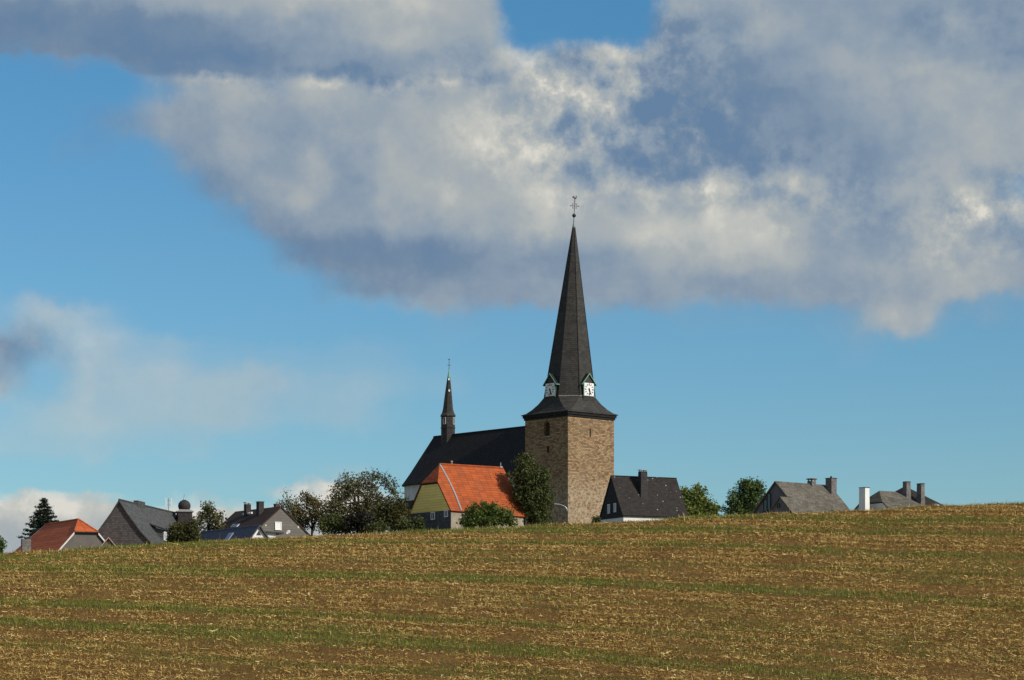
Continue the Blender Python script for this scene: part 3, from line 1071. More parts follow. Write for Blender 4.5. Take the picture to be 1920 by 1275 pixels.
# lead hips on the spire edges and at its foot
mb = MB()
for j in range(8):
    mb.tube([sp[0][j], sp[4][j], sp[8][j]], [0.055, 0.045, 0.025], 5)
mb.build('spire_hip', M['nave'], church)
mb = MB()
for j in (5, 6, 7, 0):
    mb.tube([base8[j], base8[(j + 1) % 8]], 0.06, 5)
mb.build('foot_flashing', M['lead'], church)
TIP = AX0 + LEAN * (56.0 - ZS) + Vector((0, 0, 56.0))
MB().lathe(TIP, [(0.21, -0.1), (0.17, 0.12), (0.09, 0.5), (0.05, 1.2)], 8, R(10)).build('spire_tip', M['dullcopper'], church)
BALL = TIP + Vector((0.03, 0, 1.45))
bl = MB().lathe(BALL, [(0.03, -0.27), (0.14, -0.2), (0.22, -0.1), (0.26, 0), (0.22, 0.1), (0.14, 0.2), (0.03, 0.27)], 12).build('finial_ball', M['metal'], church, smooth=True)
cr_c = BALL + Vector((0.06, 0, 1.22))
mb = MB()
mb.tube([BALL, BALL + Vector((0.10, 0, 2.15))], 0.045, 6)
ca = Vector((0.95, 0.3, 0)).normalized()
mb.tube([cr_c - ca * 0.62, cr_c + ca * 0.62], 0.035, 6)
for sx in (-1, 1):
    mb.tube([cr_c + ca * sx * 0.48 + Vector((0, 0, 0.07)), cr_c + ca * sx * 0.62, cr_c + ca * sx * 0.48 - Vector((0, 0, 0.07))], 0.022, 5)
    for sz in (-1, 1):
        mb.tube([cr_c + ca * sx * 0.34 + Vector((0, 0, sz * 0.03)), cr_c + ca * sx * 0.27 + Vector((0, 0, sz * 0.22)), cr_c + ca * sx * 0.08 + Vector((0, 0, sz * 0.40))], 0.02, 5)
        mb.tube([cr_c + ca * sx * 0.12 + Vector((0, 0, sz * 0.12)), cr_c + ca * sx * 0.30 + Vector((0, 0, sz * 0.32))], 0.025, 5)
mb.tube([cr_c + ca * -0.12 + Vector((0, 0, 0.62)), cr_c + ca * 0.12 + Vector((0, 0, 0.62))], 0.02, 5)
mb.build('cross', M['metal'], church)
# weathercock, a cut and beaten sheet about 6 cm thick at the body
rc = cr_c + Vector((0.04, 0, 0.98))
def cock(scale, c, ca):
    out = [(-0.30, -0.02), (-0.36, 0.10), (-0.34, 0.22), (-0.24, 0.30), (-0.13, 0.28), (-0.06, 0.18), (-0.02, 0.08), (0.06, 0.04), (0.12, 0.14), (0.14, 0.28), (0.19, 0.36),
           (0.25, 0.30), (0.33, 0.26), (0.25, 0.22), (0.25, 0.06), (0.18, -0.08), (0.04, -0.14), (-0.08, -0.12), (-0.14, -0.02), (-0.20, 0.10), (-0.24, 0.12), (-0.25, 0.02)]
    side = Vector((-ca.y, ca.x, 0))
    return MB().prism([c + ca * x_ * scale + Vector((0, 0, z_ * scale)) - side * 0.03 for x_, z_ in out], side * 0.06)
cock(0.92, rc, ca).build('weathercock', M['metal'], church)


# clock dormers
def clock_dormer(out, tan):
    out, tan = Vector(out), Vector(tan)
    k = Vector((0, 0, 1))
    base = Vector((AX0.x, AX0.y, 0)) + LEAN * 1.5
    D, hw, zb, ze, zt = 3.42, 0.92, 33.0, 35.86, 36.98
    def q(o_, t_, z_): return base + out * o_ + tan * t_ + k * z_
    body = MB().prism([q(D, -hw, zb), q(D, hw, zb), q(D, hw, ze), q(D, 0, zt - 0.06), q(D, -hw, ze)], -out * 1.3).build('clock_dormer', M['spire'], church)
    rf = MB()
    for sg in (-1, 1):
        dn = Vector((0, 0, 0))
        rf.slab([q(D + 0.13, 0, zt + 0.06), q(D + 0.13, sg * 1.22, ze - 0.22), q(D - 0.75, sg * 1.22, ze - 0.22), q(D - 1.25, 0, zt + 0.06)], 0.05)
    rf.build('dormer_roof', M['nave'], body)
    tr = MB()
    for sg in (-1, 1):
        a_, b_ = q(D + 0.135, 0, zt + 0.10), q(D + 0.135, sg * 1.24, ze - 0.20)
        tr.prism([a_, b_, b_ - k * 0.15, a_ - k * 0.15], out * 0.05)
        a_, b_ = q(D + 0.135, sg * 1.24, ze - 0.20), q(D - 0.75, sg * 1.24, ze - 0.20)
        tr.prism([a_, b_, b_ - k * 0.10, a_ - k * 0.10], tan * sg * 0.05)
        tr.box(q(D + 0.003, sg * 0.90 - (0.09 if sg > 0 else 0), zb + 1.1), tan * 0.09, k * (ze - zb - 1.15), out * 0.05)
    tr.build('copper_trim', M['copper'], body)
    cw = 1.62; zc_ = 35.0
    face = MB().box(q(D + 0.004, -cw / 2, zc_ - cw / 2), tan * cw, k * cw, out * 0.08).build('clock_face', M['whitepaint'], body)
    o1 = D + 0.088
    for h in range(12):
        an = 2 * math.pi * h / 12
        d_ = tan * math.sin(an) + k * math.cos(an); s_ = tan * math.cos(an) - k * math.sin(an)
        r0, r1, wd = (0.48, 0.76, 0.06) if h % 3 == 0 else (0.52, 0.76, 0.048)
        MB().prism([q(o1, 0, zc_) + d_ * r0 - s_ * wd, q(o1, 0, zc_) + d_ * r1 - s_ * wd, q(o1, 0, zc_) + d_ * r1 + s_ * wd, q(o1, 0, zc_) + d_ * r0 + s_ * wd], out * 0.02).build('hour_mark', M['black'], body)
    for an, ln, wd, lift in ((R(160), 0.44, 0.11, 0.03), (R(163), 0.62, 0.08, 0.055)):
        d_ = tan * math.sin(an) + k * math.cos(an); s_ = tan * math.cos(an) - k * math.sin(an)
        c_ = q(o1 + lift, 0, zc_)
        MB().prism([c_ - d_ * 0.16 - s_ * wd, c_ + d_ * ln - s_ * wd * 0.7, c_ + d_ * ln + s_ * wd * 0.7, c_ - d_ * 0.16 + s_ * wd], out * 0.02).build('clock_hand', M['black'], body)


clock_dormer(nR3, eR3)
clock_dormer(nL3, -eL3)

# nave
NF = Fr(C0 + eR * 4 + eL * 8, eL)            # a along the nave away from the tower
if NF.n.dot(Vector((nL3.x, nL3.y))) < 0: NF.n = -NF.n
NL = 23.0
ZR = 31.2
NPR = [(0, ZR), (3.2, 26.2), (4.0, 25.05), (4.42, 24.50)]
nzg = 16.0
mb = MB()
wallr = 4.0
def apse(rad, z):
    pts = [NF.p(0, rad, z)]
    for k in range(6):
        th = math.pi * k / 5
        pts.append(NF.p(NL + rad * math.sin(th), rad * math.cos(th), z))
    pts.append(NF.p(0, -rad, z))
    return pts
def orient(rs):
    a = rs[0]
    ar = sum((a[i].x * a[(i + 1) % len(a)].y - a[(i + 1) % len(a)].x * a[i].y) for i in range(len(a)))
    return [list(reversed(r)) for r in rs] if ar < 0 else rs
MB().rings(orient([apse(wallr, 22.4), apse(wallr, 24.6)])).build('nave_wall', M['whitewash'], church)
MB().rings(orient([apse(wallr + 0.05, nzg), apse(wallr + 0.05, 22.4)])).build('dark_wall', M['dark_wall'], church)  # wall below the whitewash, coloured as one dark band
mb = MB()
for (b0, z0), (b1, z1) in zip(NPR, NPR[1:]):
    for sg in (1, -1):
        mb.slab([NF.p(0, sg * b0, z0), NF.p(0, sg * b1, z1), NF.p(NL, sg * b1, z1), NF.p(NL, sg * b0, z0)], 0.14)
    for k in range(5):
        t0, t1 = math.pi * k / 5, math.pi * (k + 1) / 5
        pts = [NF.p(NL + b1 * math.sin(t0), b1 * math.cos(t0), z1), NF.p(NL + b1 * math.sin(t1), b1 * math.cos(t1), z1)]
        if b0 > 0: pts += [NF.p(NL + b0 * math.sin(t1), b0 * math.cos(t1), z0), NF.p(NL + b0 * math.sin(t0), b0 * math.cos(t0), z0)]
        else: pts += [NF.p(NL, 0, z0)]
        mb.slab(pts, 0.14)
mb.build('nave_roof', M['nave'], church)
ridge_cap(M['nave'], church, NF.p(0, 0, ZR + 0.02), NF.p(NL, 0, ZR + 0.02), 0.1)

# ridge turret
FC = NF.p(20.0, 0, 0)
def oc(r, z, dx_=0.0):
    return [FC + Vector((r * math.cos(R(262 + 45 * j)) + dx_, r * math.sin(R(262 + 45 * j)), z)) for j in range(8)]
rt = MB().rings([oc(0.95, 29.6), oc(0.95, 32.10), oc(1.02, 32.12), oc(1.02, 32.22), oc(0.95, 32.24), oc(0.95, 33.78)]).build('ridge_turret', M['chim'], church)
MB().rings([oc(1.08, 33.74), oc(1.06, 33.82), oc(0.83, 34.22), oc(0.69, 34.75), oc(0.46, 36.86, 0.05), oc(0.20, 38.95, 0.10)]).build('turret_spire', M['spire'], rt)
MB().rings([oc(0.20, 38.93, 0.10), oc(0.03, 40.1, 0.13)]).build('turret_tip', M['copper'], rt)
fm = MB()
tp = FC + Vector((0.13, 0, 40.0))
fm.tube([tp, tp + Vector((0.03, 0, 1.35))], 0.035, 6)
fm.tube([tp + Vector((-0.22, -0.05, 0.66)), tp + Vector((0.25, 0.05, 0.66))], 0.028, 6)
fm.lathe(tp + Vector((0.02, 0, 0.66)), [(0.02, -0.1), (0.08, 0), (0.02, 0.1)], 8)
fm.lathe(tp + Vector((0.02, 0, 0.25)), [(0.02, -0.07), (0.06, 0), (0.02, 0.07)], 8)
fm.build('turret_cross', M['metal'], rt)
cock(0.42, tp + Vector((0.03, 0, 1.40)), ca).build('turret_weathercock', M['metal'], rt)
for j in (1, 3, 5, 7):
    a_, b_ = oc(0.95, 33.05)[j], oc(0.95, 33.05)[(j + 1) % 8]
    mid = (a_ + b_) / 2; t_ = (b_ - a_).normalized(); o_ = Vector((t_.y, -t_.x, 0))
    window(rt, mid + Vector((0, 0, 0.03)), t_, 0.42, 0.92, M['trim'], M['void'], o_, 1, 0, 0.05, 'louvre_window')
# small bright tin slates on the turret spire
for z_, r_ in ((38.6, 0.235), (37.05, 0.445)):
    a_, b_ = oc(r_, z_, 0.06)[0], oc(r_, z_, 0.06)[1]
    mid = (a_ + b_) / 2; t_ = (b_ - a_).normalized(); o_ = Vector((t_.y, -t_.x, 0))
    MB().box(mid - t_ * 0.09 + o_ * 0.0, t_ * 0.2, Vector((0, 0, 0.26)), o_ * 0.05).build('tin_patch', M['whitepaint'], rt)

# ================================================================ red half-hipped house in front of the nave
d_ = (0.81, 0.587)
F1 = Fr((-9.197, 271.24), d_)
W1, L1 = 4.1, 10.0
z1g = gz(-9, 271) - 0.6
PR1 = [(0, 22.96), (4.35, 17.42)]
h1 = thing('half_hipped_house', 'old house with an orange tiled half-hipped roof and cream boarded gable below the church', 'house', F1.p(L1 / 2, 0, z1g))
gable_walls('wall', M['beige'], h1, F1, L1, W1, PR1, z1g, bk0=1.7, drop=0.5)
gable_roof('roof', M['redroof'], h1, F1, L1, PR1, 0.18, 0.1, hip0=(1.2, 1.7), flare1=0.5, zend=-0.32)
zb1 = 17.50
o_ = -F1.D()
pts = [F1.p(0, W1, zb1), F1.p(0, 1.7, prof_z(PR1, 1.7) - 0.2), F1.p(0, -1.7, prof_z(PR1, 1.7) - 0.2), F1.p(0, -W1, zb1)]
MB().prism([p + o_ * 0.003 for p in pts], o_ * 0.06).build('gable_boarding', M['cream'], h1)
MB().box(F1.p(0, -W1, z1g) + o_ * 0.003, F1.N() * 2 * W1, (0, 0, zb1 - z1g - 0.03), o_ * 0.05).build('slate_cladding', M['bluewall'], h1)
barge(M['nave'], h1, [F1.p(-0.18, 1.7, prof_z(PR1, 1.7)), F1.p(-0.18, 4.35, 17.42)], 0.2, 0.03, o_)
barge(M['nave'], h1, [F1.p(-0.18, -1.7, prof_z(PR1, 1.7)), F1.p(-0.18, -4.35, 17.42)], 0.2, 0.03, o_)
barge(M['nave'], h1, [F1.p(-0.18, 1.7, prof_z(PR1, 1.7) - 0.02), F1.p(-0.18, -1.7, prof_z(PR1, 1.7) - 0.02)], 0.14, 0.03, o_, 'eave_board')
sn = (F1.N() * (22.96 - 17.42) + Vector((0, 0, 4.35))).normalized()
fl = MB()
for i in range(6):
    b0, b1 = 4.3 * i / 6, 4.3 * (i + 1) / 6
    bow = lambda b: 1.25 + 0.22 * math.sin(math.pi * b / 4.3)
    q = [F1.p(bow(b0) - 0.1, b0, prof_z(PR1, b0)), F1.p(bow(b0) + 0.1, b0, prof_z(PR1, b0)), F1.p(bow(b1) + 0.1, b1, prof_z(PR1, b1)), F1.p(bow(b1) - 0.1, b1, prof_z(PR1, b1))]
    fl.prism([p - sn * 0.02 for p in q], sn * 0.065)
fl.build('lead_flashing', M['lead'], h1)
ridge_cap(M['redroof'], h1, F1.p(1.2, 0, 22.96), F1.p(L1, 0, 22.96), 0.13)
MB().tube([F1.p(2.95, -0.1, 22.7), F1.p(2.95, -0.1, 23.25)], 0.09, 8).lathe(F1.p(2.95, -0.1, 23.25), [(0.12, 0), (0.15, 0.08), (0.08, 0.18)], 8).build('vent_pipe', M['wood'], h1)
MB().tube([F1.p(9.75, 0, 22.8), F1.p(9.75, 0, 23.55)], 0.05, 6).box(F1.p(9.6, -0.15, 22.95), F1.D() * 0.3, F1.N() * 0.3, (0, 0, 0.16)).build('ridge_vent', M['galv'], h1)
def gwin(fr, parent, px, pyt, pyb, wpx, pxm, fm='whitepaint', pm='glass', mull=1):
    """window on the gable plane a=0 of frame fr at photo column px"""
    k = (px - CX) / FPX
    b = (k * fr.O.y - fr.O.x) / (fr.n.x - k * fr.n.y)
    Yw = fr.O.y + fr.n.y * b
    zt_, zb_ = (HY - pyt) / FPX * Yw, (HY - pyb) / FPX * Yw
    return window(parent, fr.p(0, b, (zt_ + zb_) / 2) - fr.D() * 0.055, fr.N(), wpx, zt_ - zb_, M[fm], M[pm], -fr.D(), mull, 0, 0.10)
gwin(F1, h1, 812.8, 960, 974.5, 0.80, 0)
gwin(F1, h1, 837.6, 956.5, 969.5, 0.72, 0)

# ================================================================ dark slate cottage right of the tower
F2 = Fr((12.05, 290), (0.90, 0.436))
z2g = gz(14, 289) - 0.6
PR2 = [(0, 23.14), (2.75, 18.60), (3.12, 18.12)]
h2 = thing('slate_cottage', 'small cottage with a steep dark slate roof and broad chimney beside the church tower', 'house', F2.p(4.4, 0, z2g))
gable_walls('wall', M['white'], h2, F2, 8.85, 2.97, PR2, z2g, drop=0.19)
gable_roof('roof', M['dark'], h2, F2, 8.85, PR2, 0.14, 0.12)
o_ = -F2.D()
MB().prism([p + o_ * 0.003 for p in [F2.p(0, -2.97, 17.9), F2.p(0, 2.97, 17.9), F2.p(0, 2.97, prof_z(PR2, 2.97) - 0.19), F2.p(0, 0, 22.93), F2.p(0, -2.97, prof_z(PR2, 2.97) - 0.19)]], o_ * 0.06).build('gable_slating', M['blackslate'], h2)
gwin(F2, h2, 1142.6, 945.5, 963, 0.62, 0, 'trim', 'paleglass', 0)
gwin(F2, h2, 1154.2, 943.5, 960.5, 0.62, 0, 'trim', 'paleglass', 0)
chimney(h2, F2, 3.6, 1.22, 0.84, 0.74, 20.0, 23.62, M['chim'], 'raised', M['galv'], 0.10, cap_h=0.05)
MB().box(F2.p(-0.1, 3.08, 17.98), F2.D() * 9.0, F2.N() * 0.08, (0, 0, 0.10)).build('gutter', M['nave'], h2)

# ================================================================ grey house with side wing (right)
F3 = Fr((31.35, 285), (0.746, 0.666))
z3g = gz(33, 286) - 0.6
PR3 = [(0, 22.04), (4.6, 17.5)]
h3 = thing('grey_slab_roof_house', 'grey roofed house with a tall glazed gable, low side wing and two ridge chimneys', 'house', F3.p(4, 0, z3g))
gable_walls('wall', M['bluegrey'], h3, F3, 9.6, 4.3, PR3, z3g)
gable_roof('roof', M['fibre'], h3, F3, 9.6, PR3, 0.22, 0.15, th=0.16)
FW = Fr(F3.p(-1.7, 2.2, 0).xy, (0.746, 0.666))
PRW = [(0, 20.05), (2.3, 17.75)]
gable_walls('wing_wall', M['bluegrey'], h3, FW, 2.6, 2.0, PRW, z3g)
gable_roof('wing_roof', M['fibre'], h3, FW, 2.2, PRW, 0.15, 0.0)
for px, a_, b_ in ((1442.5, 925, 958), (1436.0, 936, 960)):
    gwin(F3, h3, px, a_, b_, 0.62, 0, 'louvre', 'glass', 0)
gwin(FW, h3, 1460.5, 944, 951.5, 0.40, 0, 'louvre', 'glass', 0)
chimney(h3, F3, 6.4, 0.0, 0.75, 0.75, 21.6, 22.38, M['chimgrey'], 'raised', M['brick'], 0, cap_h=0.13)
chimney(h3, F3, 9.0, 0.82, 0.95, 0.95, 19.6, 22.75, M['chimgrey'], 'slab', M['chim'], 0, over=0.05, cap_h=0.07)
MB().lathe(F3.p(9.0, 0.82, 22.8), [(0.13, 0), (0.12, 0.18), (0.07, 0.26)], 8).build('chimney_pot', M['chim'], h3)

# ================================================================ white house with three chimneys (far right)
F4 = Fr((42.75, 285.4), (0.85, 0.53))
z4g = gz(45, 287) - 0.6
PR4 = [(0, 20.97), (4.3, 18.0)]
h4 = thing('white_hipped_house', 'white house with a grey half-hipped roof, one white and two grey chimneys', 'house', F4.p(3.5, 0, z4g))
gable_walls('wall', M['whitewash'], h4, F4, 6.6, 4.0, PR4, z4g, bk0=2.1, bk1=3.9)
gable_roof('roof', M['fibre'], h4, F4, 7.4, PR4, 0.15, 0.0, hip0=(1.2, 2.1), hip1=(3.7, 4.3))
FP = Fr(PX(1697, 911.5, 291.5).xy, (0.85, 0.53))
ZP = PX(1697, 911.5, 291.5).z
mb = MB()
for a_, b_ in (((-3.3, 3.3), (3.3, 3.3)), ((3.3, 3.3), (3.3, -3.3)), ((3.3, -3.3), (-3.3, -3.3)), ((-3.3, -3.3), (-3.3, 3.3))):
    mb.slab([FP.p(0, 0, ZP), FP.p(a_[0], a_[1], ZP - 2.4), FP.p(b_[0], b_[1], ZP - 2.4)], 0.14)
mb.build('rear_roof', M['dark'], h4)
MB().box(FP.p(-3.0, -3.0, z4g), FP.D() * 6, FP.N() * 6, (0, 0, ZP - 2.5 - z4g)).build('rear_wall', M['whitewash'], h4)
def pchim(parent, pxl, pxm, pxr, pyt, pyb, Y, d, mat, cap, capm, taper=0.02, zdn=1.2):
    """chimney whose left face spans pxl..pxm and right face pxm..pxr, near corner at distance Y"""
    c = PX(pxm, pyt, Y)
    d = Vector(d).normalized(); n = Vector((d.y, -d.x))
    if n.y > 0: n = -n
    if d.x < 0: d = -d
    lr = (pxr - pxm) / FPX * Y / abs(d.x); ll = (pxm - pxl) / FPX * Y / abs(n.x)
    f = Fr((c.x, c.y), d)
    if f.n.dot(n) < 0: f.n = -f.n
    zb_ = (HY - pyb) / FPX * Y
    return chimney(parent, f, lr / 2, -ll / 2, lr, ll, zb_ - zdn, c.z, M[mat], cap, M[capm], taper, over=0.04, cap_h=0.07)
pchim(h4, 1612.3, 1622.2, 1631.5, 914.3, 948, 283.5, (0.72, 0.69), 'white', 'slab', 'chim', 0.03, 2.0)
pchim(h4, 1694.3, 1700.0, 1708.0, 903.5, 929, 287.0, (0.85, 0.53), 'chimgrey', 'slab', 'chim', 0.06)
pchim(h4, 1720.8, 1727.3, 1734.3, 907.0, 935, 288.2, (0.85, 0.53), 'chimgrey', 'slab', 'chim', 0.06)
sd = PX(1756, 949.5, 284)
MB().lathe(sd - Vector((0, 0, 0.3)), [(0.05, -0.6), (0.25, 0.0), (0.42, 0.25), (0.38, 0.45), (0.2, 0.58), (0.02, 0.62)], 12).build('roof_cowl', M['galv'], h4, smooth=True)

# ================================================================ red half-hipped house (far left)
F5 = Fr((-46.2, 260.1), (-0.49, 0.87))
if F5.n.x > 0: F5.n = -F5.n
z5g = gz(-47, 262) - 0.6
PR5 = [(0, 16.10), (3.9, 11.75)]
h5 = thing('red_tiled_house', 'red tiled house with an orange half hip and white edged grey gable', 'house', F5.p(6, 0, z5g))
gable_walls('wall', M['greyplaster'], h5, F5, 13.4, 3.6, PR5, z5g, bk0=1.32)
gable_roof('roof', M['redroof2'], h5, F5, 13.4, PR5, 0.22, 0.2, hip0=(2.3, 1.32), flare1=4.4)
o_ = -F5.D()
for sg in (1, -1):
    barge(M['trim'], h5, [F5.p(-0.22, sg * 1.36, prof_z(PR5, 1.36) - 0.02), F5.p(-0.22, sg * 3.9, 11.73)], 0.24, 0.05, o_)
barge(M['nave'], h5, [F5.p(-0.22, 1.34, prof_z(PR5, 1.32) - 0.02), F5.p(-0.22, -1.34, prof_z(PR5, 1.32) - 0.02)], 0.14, 0.05, o_, 'eave_board')
o_ = F5.D()
barge(M['trim'], h5, [F5.p(13.62, 0.0, 16.12), F5.p(18.0, 3.9, 11.76)], 0.2, 0.06, o_)
ridge_cap(M['redroof2'], h5, F5.p(2.3, 0, 16.10), F5.p(13.5, 0, 16.10), 0.12)
for sg in (1, -1):
    ridge_cap(M['redroof2'], h5, F5.p(2.3, 0, 16.10), F5.p(-0.2, sg * 1.32, prof_z(PR5, 1.32) + 0.02), 0.10, 'hip_cap')
pchim(h5, 36.8, 41.5, 57.0, 1010.5, 1036, 258.5, (0.93, 0.37), 'chimgrey', None, 'chim', 0.0, 3.0)

# shed between the two
F6 = Fr(PX(203.5, 1007, 257).xy, (-0.167, 0.986))
z6 = PX(203.5, 1007, 257).z
h6 = thing('small_shed', 'tiny pale timber shed gable squeezed between the red house and the grey slate house', 'shed', F6.p(1, 0, gz(-43, 257) - 0.3))
gable_walls('wall', M['greyplaster'], h6, F6, 0.8, 0.85, [(0, z6), (1.05, z6 - 1.25)], gz(-43, 257) - 0.3)
gable_roof('roof', M['brick'], h6, F6, 0.8, [(0, z6), (1.05, z6 - 1.25)], 0.2, 0.2, th=0.08)
for sg in (1, -1):
    barge(M['wood'], h6, [F6.p(-0.2, 0, z6 + 0.02), F6.p(-0.2, sg * 1.07, z6 - 1.26)], 0.16, 0.05, -F6.D())

# ================================================================ grey slate house with domed turret
F7 = Fr((-44.16, 270), (0.13, 0.99))
if F7.n.x < 0: F7.n = -F7.n
z7g = gz(-42, 275) - 0.6
PR7 = [(0, 18.78), (0.95, 17.30), (2.5, 15.25), (3.95, 13.72), (4.7, 13.10)]
h7 = thing('grey_slate_house', 'long grey slate house with flared gable and an onion domed turret', 'house', F7.p(11, 0, z7g))
gable_walls('wall', M['greywall'], h7, F7, 23.0, 4.2, PR7, z7g)
gable_roof('roof', M['greyroof'], h7, F7, 23.0, PR7, 0.2, 0.2)
o_ = -F7.D()
for sg in (1, -1):
    barge(M['greyroof'], h7, [F7.p(-0.2, sg * b, z) for b, z in PR7], 0.16, 0.03, o_)
ridge_cap(M['greyroof'], h7, F7.p(-0.2, 0, 18.8), F7.p(23, 0, 18.8), 0.1)
chimney(h7, F7, 7.9, 0.0, 3.0, 0.5, 18.4, 19.1, M['greyroof'], 'slab', M['lead'], 0, 0.04, 0.05)
# roof dormer
def P7(a, b, z): return F7.p(a, b, z)
dm = MB().prism([P7(6.5, 1.4, 15.0), P7(6.5, 3.2, 14.0), P7(6.5, 3.2, 15.72), P7(6.5, 1.4, 16.2)], F7.D() * 1.5).build('dormer', M['greywall'], h7)
MB().slab([P7(6.25, 1.2, 16.62), P7(6.25, 3.5, 15.80), P7(8.25, 3.5, 15.80), P7(8.25, 1.2, 16.62)], 0.12).build('dormer_roof', M['chim'], dm)
window(dm, P7(7.25, 3.2, 15.05) + F7.N() * 0.02, F7.D(), 1.1, 1.0, M['whitepaint'], M['paleglass'], F7.N(), 1, 0, 0.12)
# aerial mast
ap = P7(20.3, 0, 18.7)
an = MB(); an.tube([ap, ap + Vector((0, 0, 1.7))], 0.05, 6)
for h_ in (0.85, 1.35):
    an.tube([ap + Vector((-0.36, 0.05, h_)), ap + Vector((0.36, -0.05, h_))], 0.025, 5)
an.build('aerial_mast', M['galv'], h7)
am = h7.children[-1]
for sx in (-1, 1):
    MB().box(ap + Vector((sx * 0.32 - 0.05, -0.1, 0.62)), (0.15, 0, 0), (0, 0.08, 0), (0, 0, 1.05)).build('aerial_panel', M['whitepaint'], am)
# domed turret
tc_ = PX(345.6, 960, 291.5)
tz = tc_.z
FT = Fr((tc_.x, tc_.y), (0.97, 0.25))
def sqr(h, z): return [FT.p(-h, -h, z), FT.p(-h, h, z), FT.p(h, h, z), FT.p(h, -h, z)]
tu = MB().rings(orient([sqr(0.86, 13.0), sqr(0.86, tz - 0.08)])).build('turret', M['chim'], h7)
MB().rings(orient([sqr(0.92, tz - 0.12), sqr(1.04, tz - 0.02), sqr(1.04, tz + 0.06), sqr(0.6, tz + 0.28)])).build('turret_cornice', M['lead'], tu)
MB().lathe((tc_.x, tc_.y, tz), [(0.42, 0.1), (0.62, 0.28), (0.74, 0.52), (0.77, 0.78), (0.70, 1.05), (0.52, 1.28), (0.28, 1.42), (0.10, 1.5)], 20).build('turret_dome', M['chim'], tu, smooth=True)
MB().lathe((tc_.x, tc_.y, tz), [(0.11, 1.46), (0.07, 1.75), (0.03, 2.3)], 8).lathe((tc_.x, tc_.y, tz), [(0.01, 1.95), (0.07, 2.02), (0.01, 2.1)], 8).build('turret_spike', M['galv'], tu)

# ================================================================ brown tiled house
F8 = Fr((-26.46, 275), (-0.556, 0.831))
if F8.n.x > 0: F8.n = -F8.n
z8g = gz(-27, 277) - 0.6
PR8 = [(0, 18.39), (4.6, 14.50)]
h8 = thing('brown_roofed_house', 'house with a dark brown tiled roof, taupe gable wall and two tall dark chimneys', 'house', F8.p(5, 0, z8g))
gable_walls('wall', M['taupe'], h8, F8, 11.2, 4.3, PR8, z8g)
gable_roof('roof', M['brownroof'], h8, F8, 11.2, PR8, 0.12, 0.2)
gwin(F8, h8, 521.0, 978.5, 994, 0.85, 0, 'whitepaint', 'whitepaint', 0)
def pslope(fr, prof, px, py):
    """(a, b) of the visible-slope point seen at photo pixel"""
    best = None
    for b in np.linspace(0, prof[-1][0], 200):
        k = (px - CX) / FPX
        a = (k * (fr.O.y + fr.n.y * b) - fr.O.x - fr.n.x * b) / (fr.d.x - k * fr.d.y)
        Yp = fr.O.y + fr.d.y * a + fr.n.y * b
        e = abs(HY - prof_z(prof, b) * FPX / Yp - py)
        if best is None or e < best[0]: best = (e, a, b)
    return best[1], best[2]
for px, py, la, lb, top, capk in ((459.5, 968, 0.62, 0.62, 945.5, 'raised'), (483, 967, 0.66, 0.66, 941.5, 'slab')):
    a_, b_ = pslope(F8, PR8, px, py)
    b_ = max(b_ - lb / 2, 0.35)
    Yp = F8.O.y + F8.d.y * a_ + F8.n.y * b_
    chimney(h8, F8, a_, b_, la, lb, 17.0, (HY - top) / FPX * Yp, M['chim'], capk, M['trim'] if capk == 'raised' else M['chim'], 0, 0.05, 0.07)
chimney(h8, F8, 2.2, -0.6, 0.5, 0.5, 17.3, 18.72, M['brick'], 'slab', M['brick'], 0, 0.04, 0.08)
def skylight(parent, fr, prof, px, py, la, lb, mat, name='skylight'):
    a_, b_ = pslope(fr, prof, px, py)
    sn = (fr.N() * (prof[0][1] - prof[1][1]) + Vector((0, 0, prof[1][0]))).normalized()
    q = [fr.p(a_ - la / 2, b_ - lb / 2, prof_z(prof, b_ - lb / 2)), fr.p(a_ + la / 2, b_ - lb / 2, prof_z(prof, b_ - lb / 2)), fr.p(a_ + la / 2, b_ + lb / 2, prof_z(prof, b_ + lb / 2)), fr.p(a_ - la / 2, b_ + lb / 2, prof_z(prof, b_ + lb / 2))]
    f = MB().prism(q, sn * 0.06).build(name, mat, parent)
    ins = [p + sn * 0.063 for p in q]
    c_ = sum(ins, Vector()) / 4
    MB().prism([c_ + (p - c_) * 0.8 for p in ins], sn * 0.01).build('pane', M['paleglass'], f)
for i in range(4):  # white blocks painted as bright reflections off roof skylights
    a_, b_ = pslope(F8, PR8, 459 + 4.4 * i, 965.5 - 0.8 * i)
    MB().box(F8.p(a_ - 0.2, b_, prof_z(PR8, b_) - 0.02), F8.D() * 0.42, F8.N() * 0.18, (0, 0, 0.22)).build('skylight_glint', M['whitepaint'], h8)
skylight(h8, F8, PR8, 441.5, 985.5, 1.7, 0.42, M['whitepaint'])
# pale plates painting reflected light onto the gable
for px, py, w_, h_ in ((541.5, 996.5, 0.36, 0.3), (538.8, 999.0, 0.26, 0.26), (559.5, 988.0, 0.2, 0.25), (498.5, 985.0, 0.16, 0.16)):
    k = (px - CX) / FPX
    b = (k * F8.O.y - F8.O.x) / (F8.n.x - k * F8.n.y)
    zz = (HY - py) / FPX * (F8.O.y + F8.n.y * b)
    MB().box(F8.p(-0.012, b - w_ / 2, zz - h_ / 2), F8.N() * w_, (0, 0, h_), F8.D() * 0.01).build('reflected_light', M['trim'], h8)

